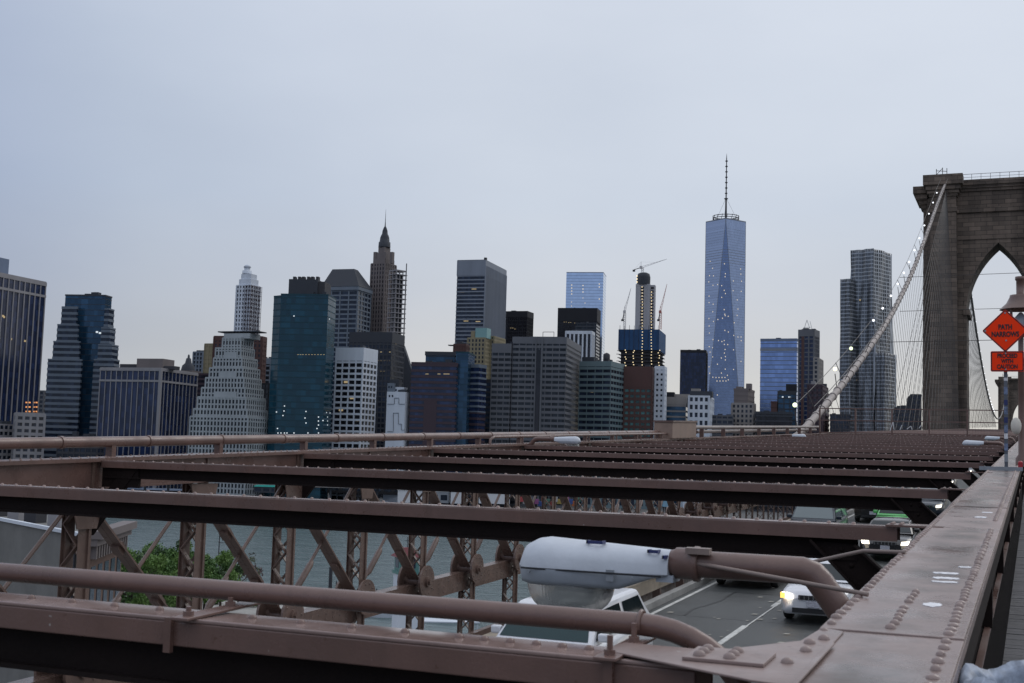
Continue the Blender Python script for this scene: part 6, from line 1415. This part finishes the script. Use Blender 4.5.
def boat(label, px, py, L, rz, hullm):
    P = at_Z(px,py,WZ); root = empty('motor_boat',P,(0,0,rz)); tag(root,label,'boat')
    MB().add([(-L/2,-1.1,-.4),(L*.25,-1.1,-.4),(L/2,0,-.3),(L*.25,1.1,-.4),(-L/2,1.1,-.4),(-L/2,-1.4,.9),(L*.25,-1.4,1.0),(L/2+.5,0,1.3),(L*.25,1.4,1.0),(-L/2,1.4,.9)], [(0,4,3,2,1),(5,6,7,8,9),(0,1,6,5),(1,2,7,6),(2,3,8,7),(3,4,9,8),(4,0,5,9)]).build('hull', hullm, root)
    MB().frustum(-L*.2,L*.2,-1,1,.95,-L*.15,L*.1,-.8,.8,2.3).build('cabin', C_WHITE, root); MB().box(-L*.16,L*.14,-.97,-.9,1.4,1.9).build('window', G_DARK, root)
boat('white motor boat moored below the boathouse, left one',385,617,9,.5,C_WHITE); boat('larger white motor boat moored right of the boathouse',448,622,13,.3,C_WHITE)
root = empty('white_canopy', at_Z(450,636,GZ), (0,0,.5)); tag(root,'flat white canopy on posts on the landing below the truss','canopy')
MB().box(-5,5,-2.4,2.4,2.6,2.8).build('canopy_roof', C_WHITE, root)
for x in (-4.7,4.7):
    for y in (-2.1,2.1): MB().box(x-.06,x+.06,y-.06,y+.06,0,2.6).build('post', C_WHITE, root)
root = empty('green_shed', at_d(22,690,150), (0,0,.9)); root.location.z = GZ; tag(root,'small dark teal shed at the bottom left corner','shed')
zz = at_d(22,676,150).z-GZ; MB().box(-1.6,1.6,-4,4,0,zz).build('wall', mat('dark teal boards',(.01,.07,.07),.6), root); MB().frustum(-1.8,1.8,-4.2,4.2,zz,-.2,.2,-4.2,4.2,zz+.9).build('roof', bpy.data.materials['dark teal boards'], root)
root = empty('flat_roof_building', at_d(20,700,170), (0,0,.3)); root.location.z = GZ; tag(root,'pale blue-grey flat roofed building at the bottom left corner','building')
zz = at_d(15,668,178).z-GZ; MB().box(-16,10,-6,26,0,zz).build('wall', mat('pale blue render',(.2,.24,.29),.8,var=.15,vscale=.4), root); MB().box(-16.2,10.2,-6.2,26.2,zz,zz+.35).build('roof_edge', C_PALE, root)
# people on the promenade
def person(label, loc, rz, top, legs, hair, arm=0.0, step=0.15):
    V = [(0,0,.92),(0,0,1.12),(0,0,1.38),(0,0,1.5),(0,-.02,1.60),(0,-.02,1.72),(.1,0,.86),(.11,-step*.4,.48),(.11,step,.05),(.12,step-.14,.03),(-.1,0,.86),(-.11,step*.5,.48),(-.11,-step,.05),(-.12,-step-.14,.03),(.2,0,1.40),(.26,.03,1.12),(.25,-.08-arm*.2,.88+arm*.3),(-.2,0,1.40),(-.26,.0,1.12),(-.24,-.12,.88)]
    E_ = [(0,1),(1,2),(2,3),(3,4),(4,5),(0,6),(6,7),(7,8),(8,9),(0,10),(10,11),(11,12),(12,13),(2,14),(14,15),(15,16),(2,17),(17,18),(18,19)]
    rad = [.15,.14,.16,.055,.09,.08,.095,.065,.045,.04,.095,.065,.045,.04,.065,.045,.035,.065,.045,.035]
    me = bpy.data.meshes.new('person'); me.from_pydata(V, E_, []); o = bpy.data.objects.new('person', me); COL.objects.link(o)
    md = o.modifiers.new('skin','SKIN'); md2 = o.modifiers.new('sub','SUBSURF'); md2.levels = 1; md2.render_levels = 1
    for v, r_ in zip(me.skin_vertices[0].data, rad): v.radius = (r_, r_)
    me.skin_vertices[0].data[0].use_root = True
    dg = bpy.context.evaluated_depsgraph_get(); m2 = bpy.data.meshes.new_from_object(o.evaluated_get(dg)); o.modifiers.clear(); o.data = m2
    m2.materials.clear()
    for q in (mat('shirt',top,.8), mat('trousers',legs,.8), mat('skin',(.42,.27,.2),.6), mat('hair',hair,.7)): m2.materials.append(q)
    for p in m2.polygons:
        c = p.center; p.material_index = 3 if (c.z > 1.68 or (c.z > 1.58 and c.y > .0)) else 2 if c.z > 1.46 else 2 if (abs(c.x) > .19 and c.z < .96) else 1 if c.z < .93 else 0; p.use_smooth = True
    o.location = loc; o.rotation_euler = (0,0,rz); tag(o,label,'person','people on the riverside promenade'); return o
for i, (px, py, tp, lg_, lab) in enumerate(((246,590,(.3,.05,.06),(.03,.03,.05),'person in a red top, leftmost on the promenade'),(251,592,(.5,.5,.52),(.02,.02,.03),'person in a white top among the promenade group'),(255,591,(.03,.03,.05),(.05,.06,.1),'person in dark clothes in the middle of the promenade group'),(260,592,(.08,.1,.2),(.03,.03,.03),'person in a blue top at the right of the promenade group'),(288,596,(.03,.03,.04),(.03,.03,.04),'person in black standing alone near the railing'),(293,597,(.05,.08,.18),(.03,.03,.03),'person in navy beside the one in black'))):
    q = at_Z(px,py,GZ); q.z = GZ+.1; person(lab,q,random.uniform(0,6),tp,lg_,(.03,.02,.015),arm=random.random(),step=random.uniform(.05,.2))
root = empty('river_railing',(0,0,0)); tag(root,'low dark railing along the promenade edge','railing')
m_ = MB(); e0, e1 = Vector((-115,205.5,GZ)), Vector((-140,231.5,GZ)); e2 = Vector((-178,249.5,GZ))
for p0, p1 in ((e0,e1),(e1,e2)):
    m_.bar(p0+Vector((0,0,1.1)),p1+Vector((0,0,1.1)),.07,.07); m_.bar(p0+Vector((0,0,.6)),p1+Vector((0,0,.6)),.04,.04)
    for k in range(14): q = p0+(p1-p0)*k/13; m_.bar(q,q+Vector((0,0,1.1)),.07,.07)
m_.build('rail', C_DK, root)
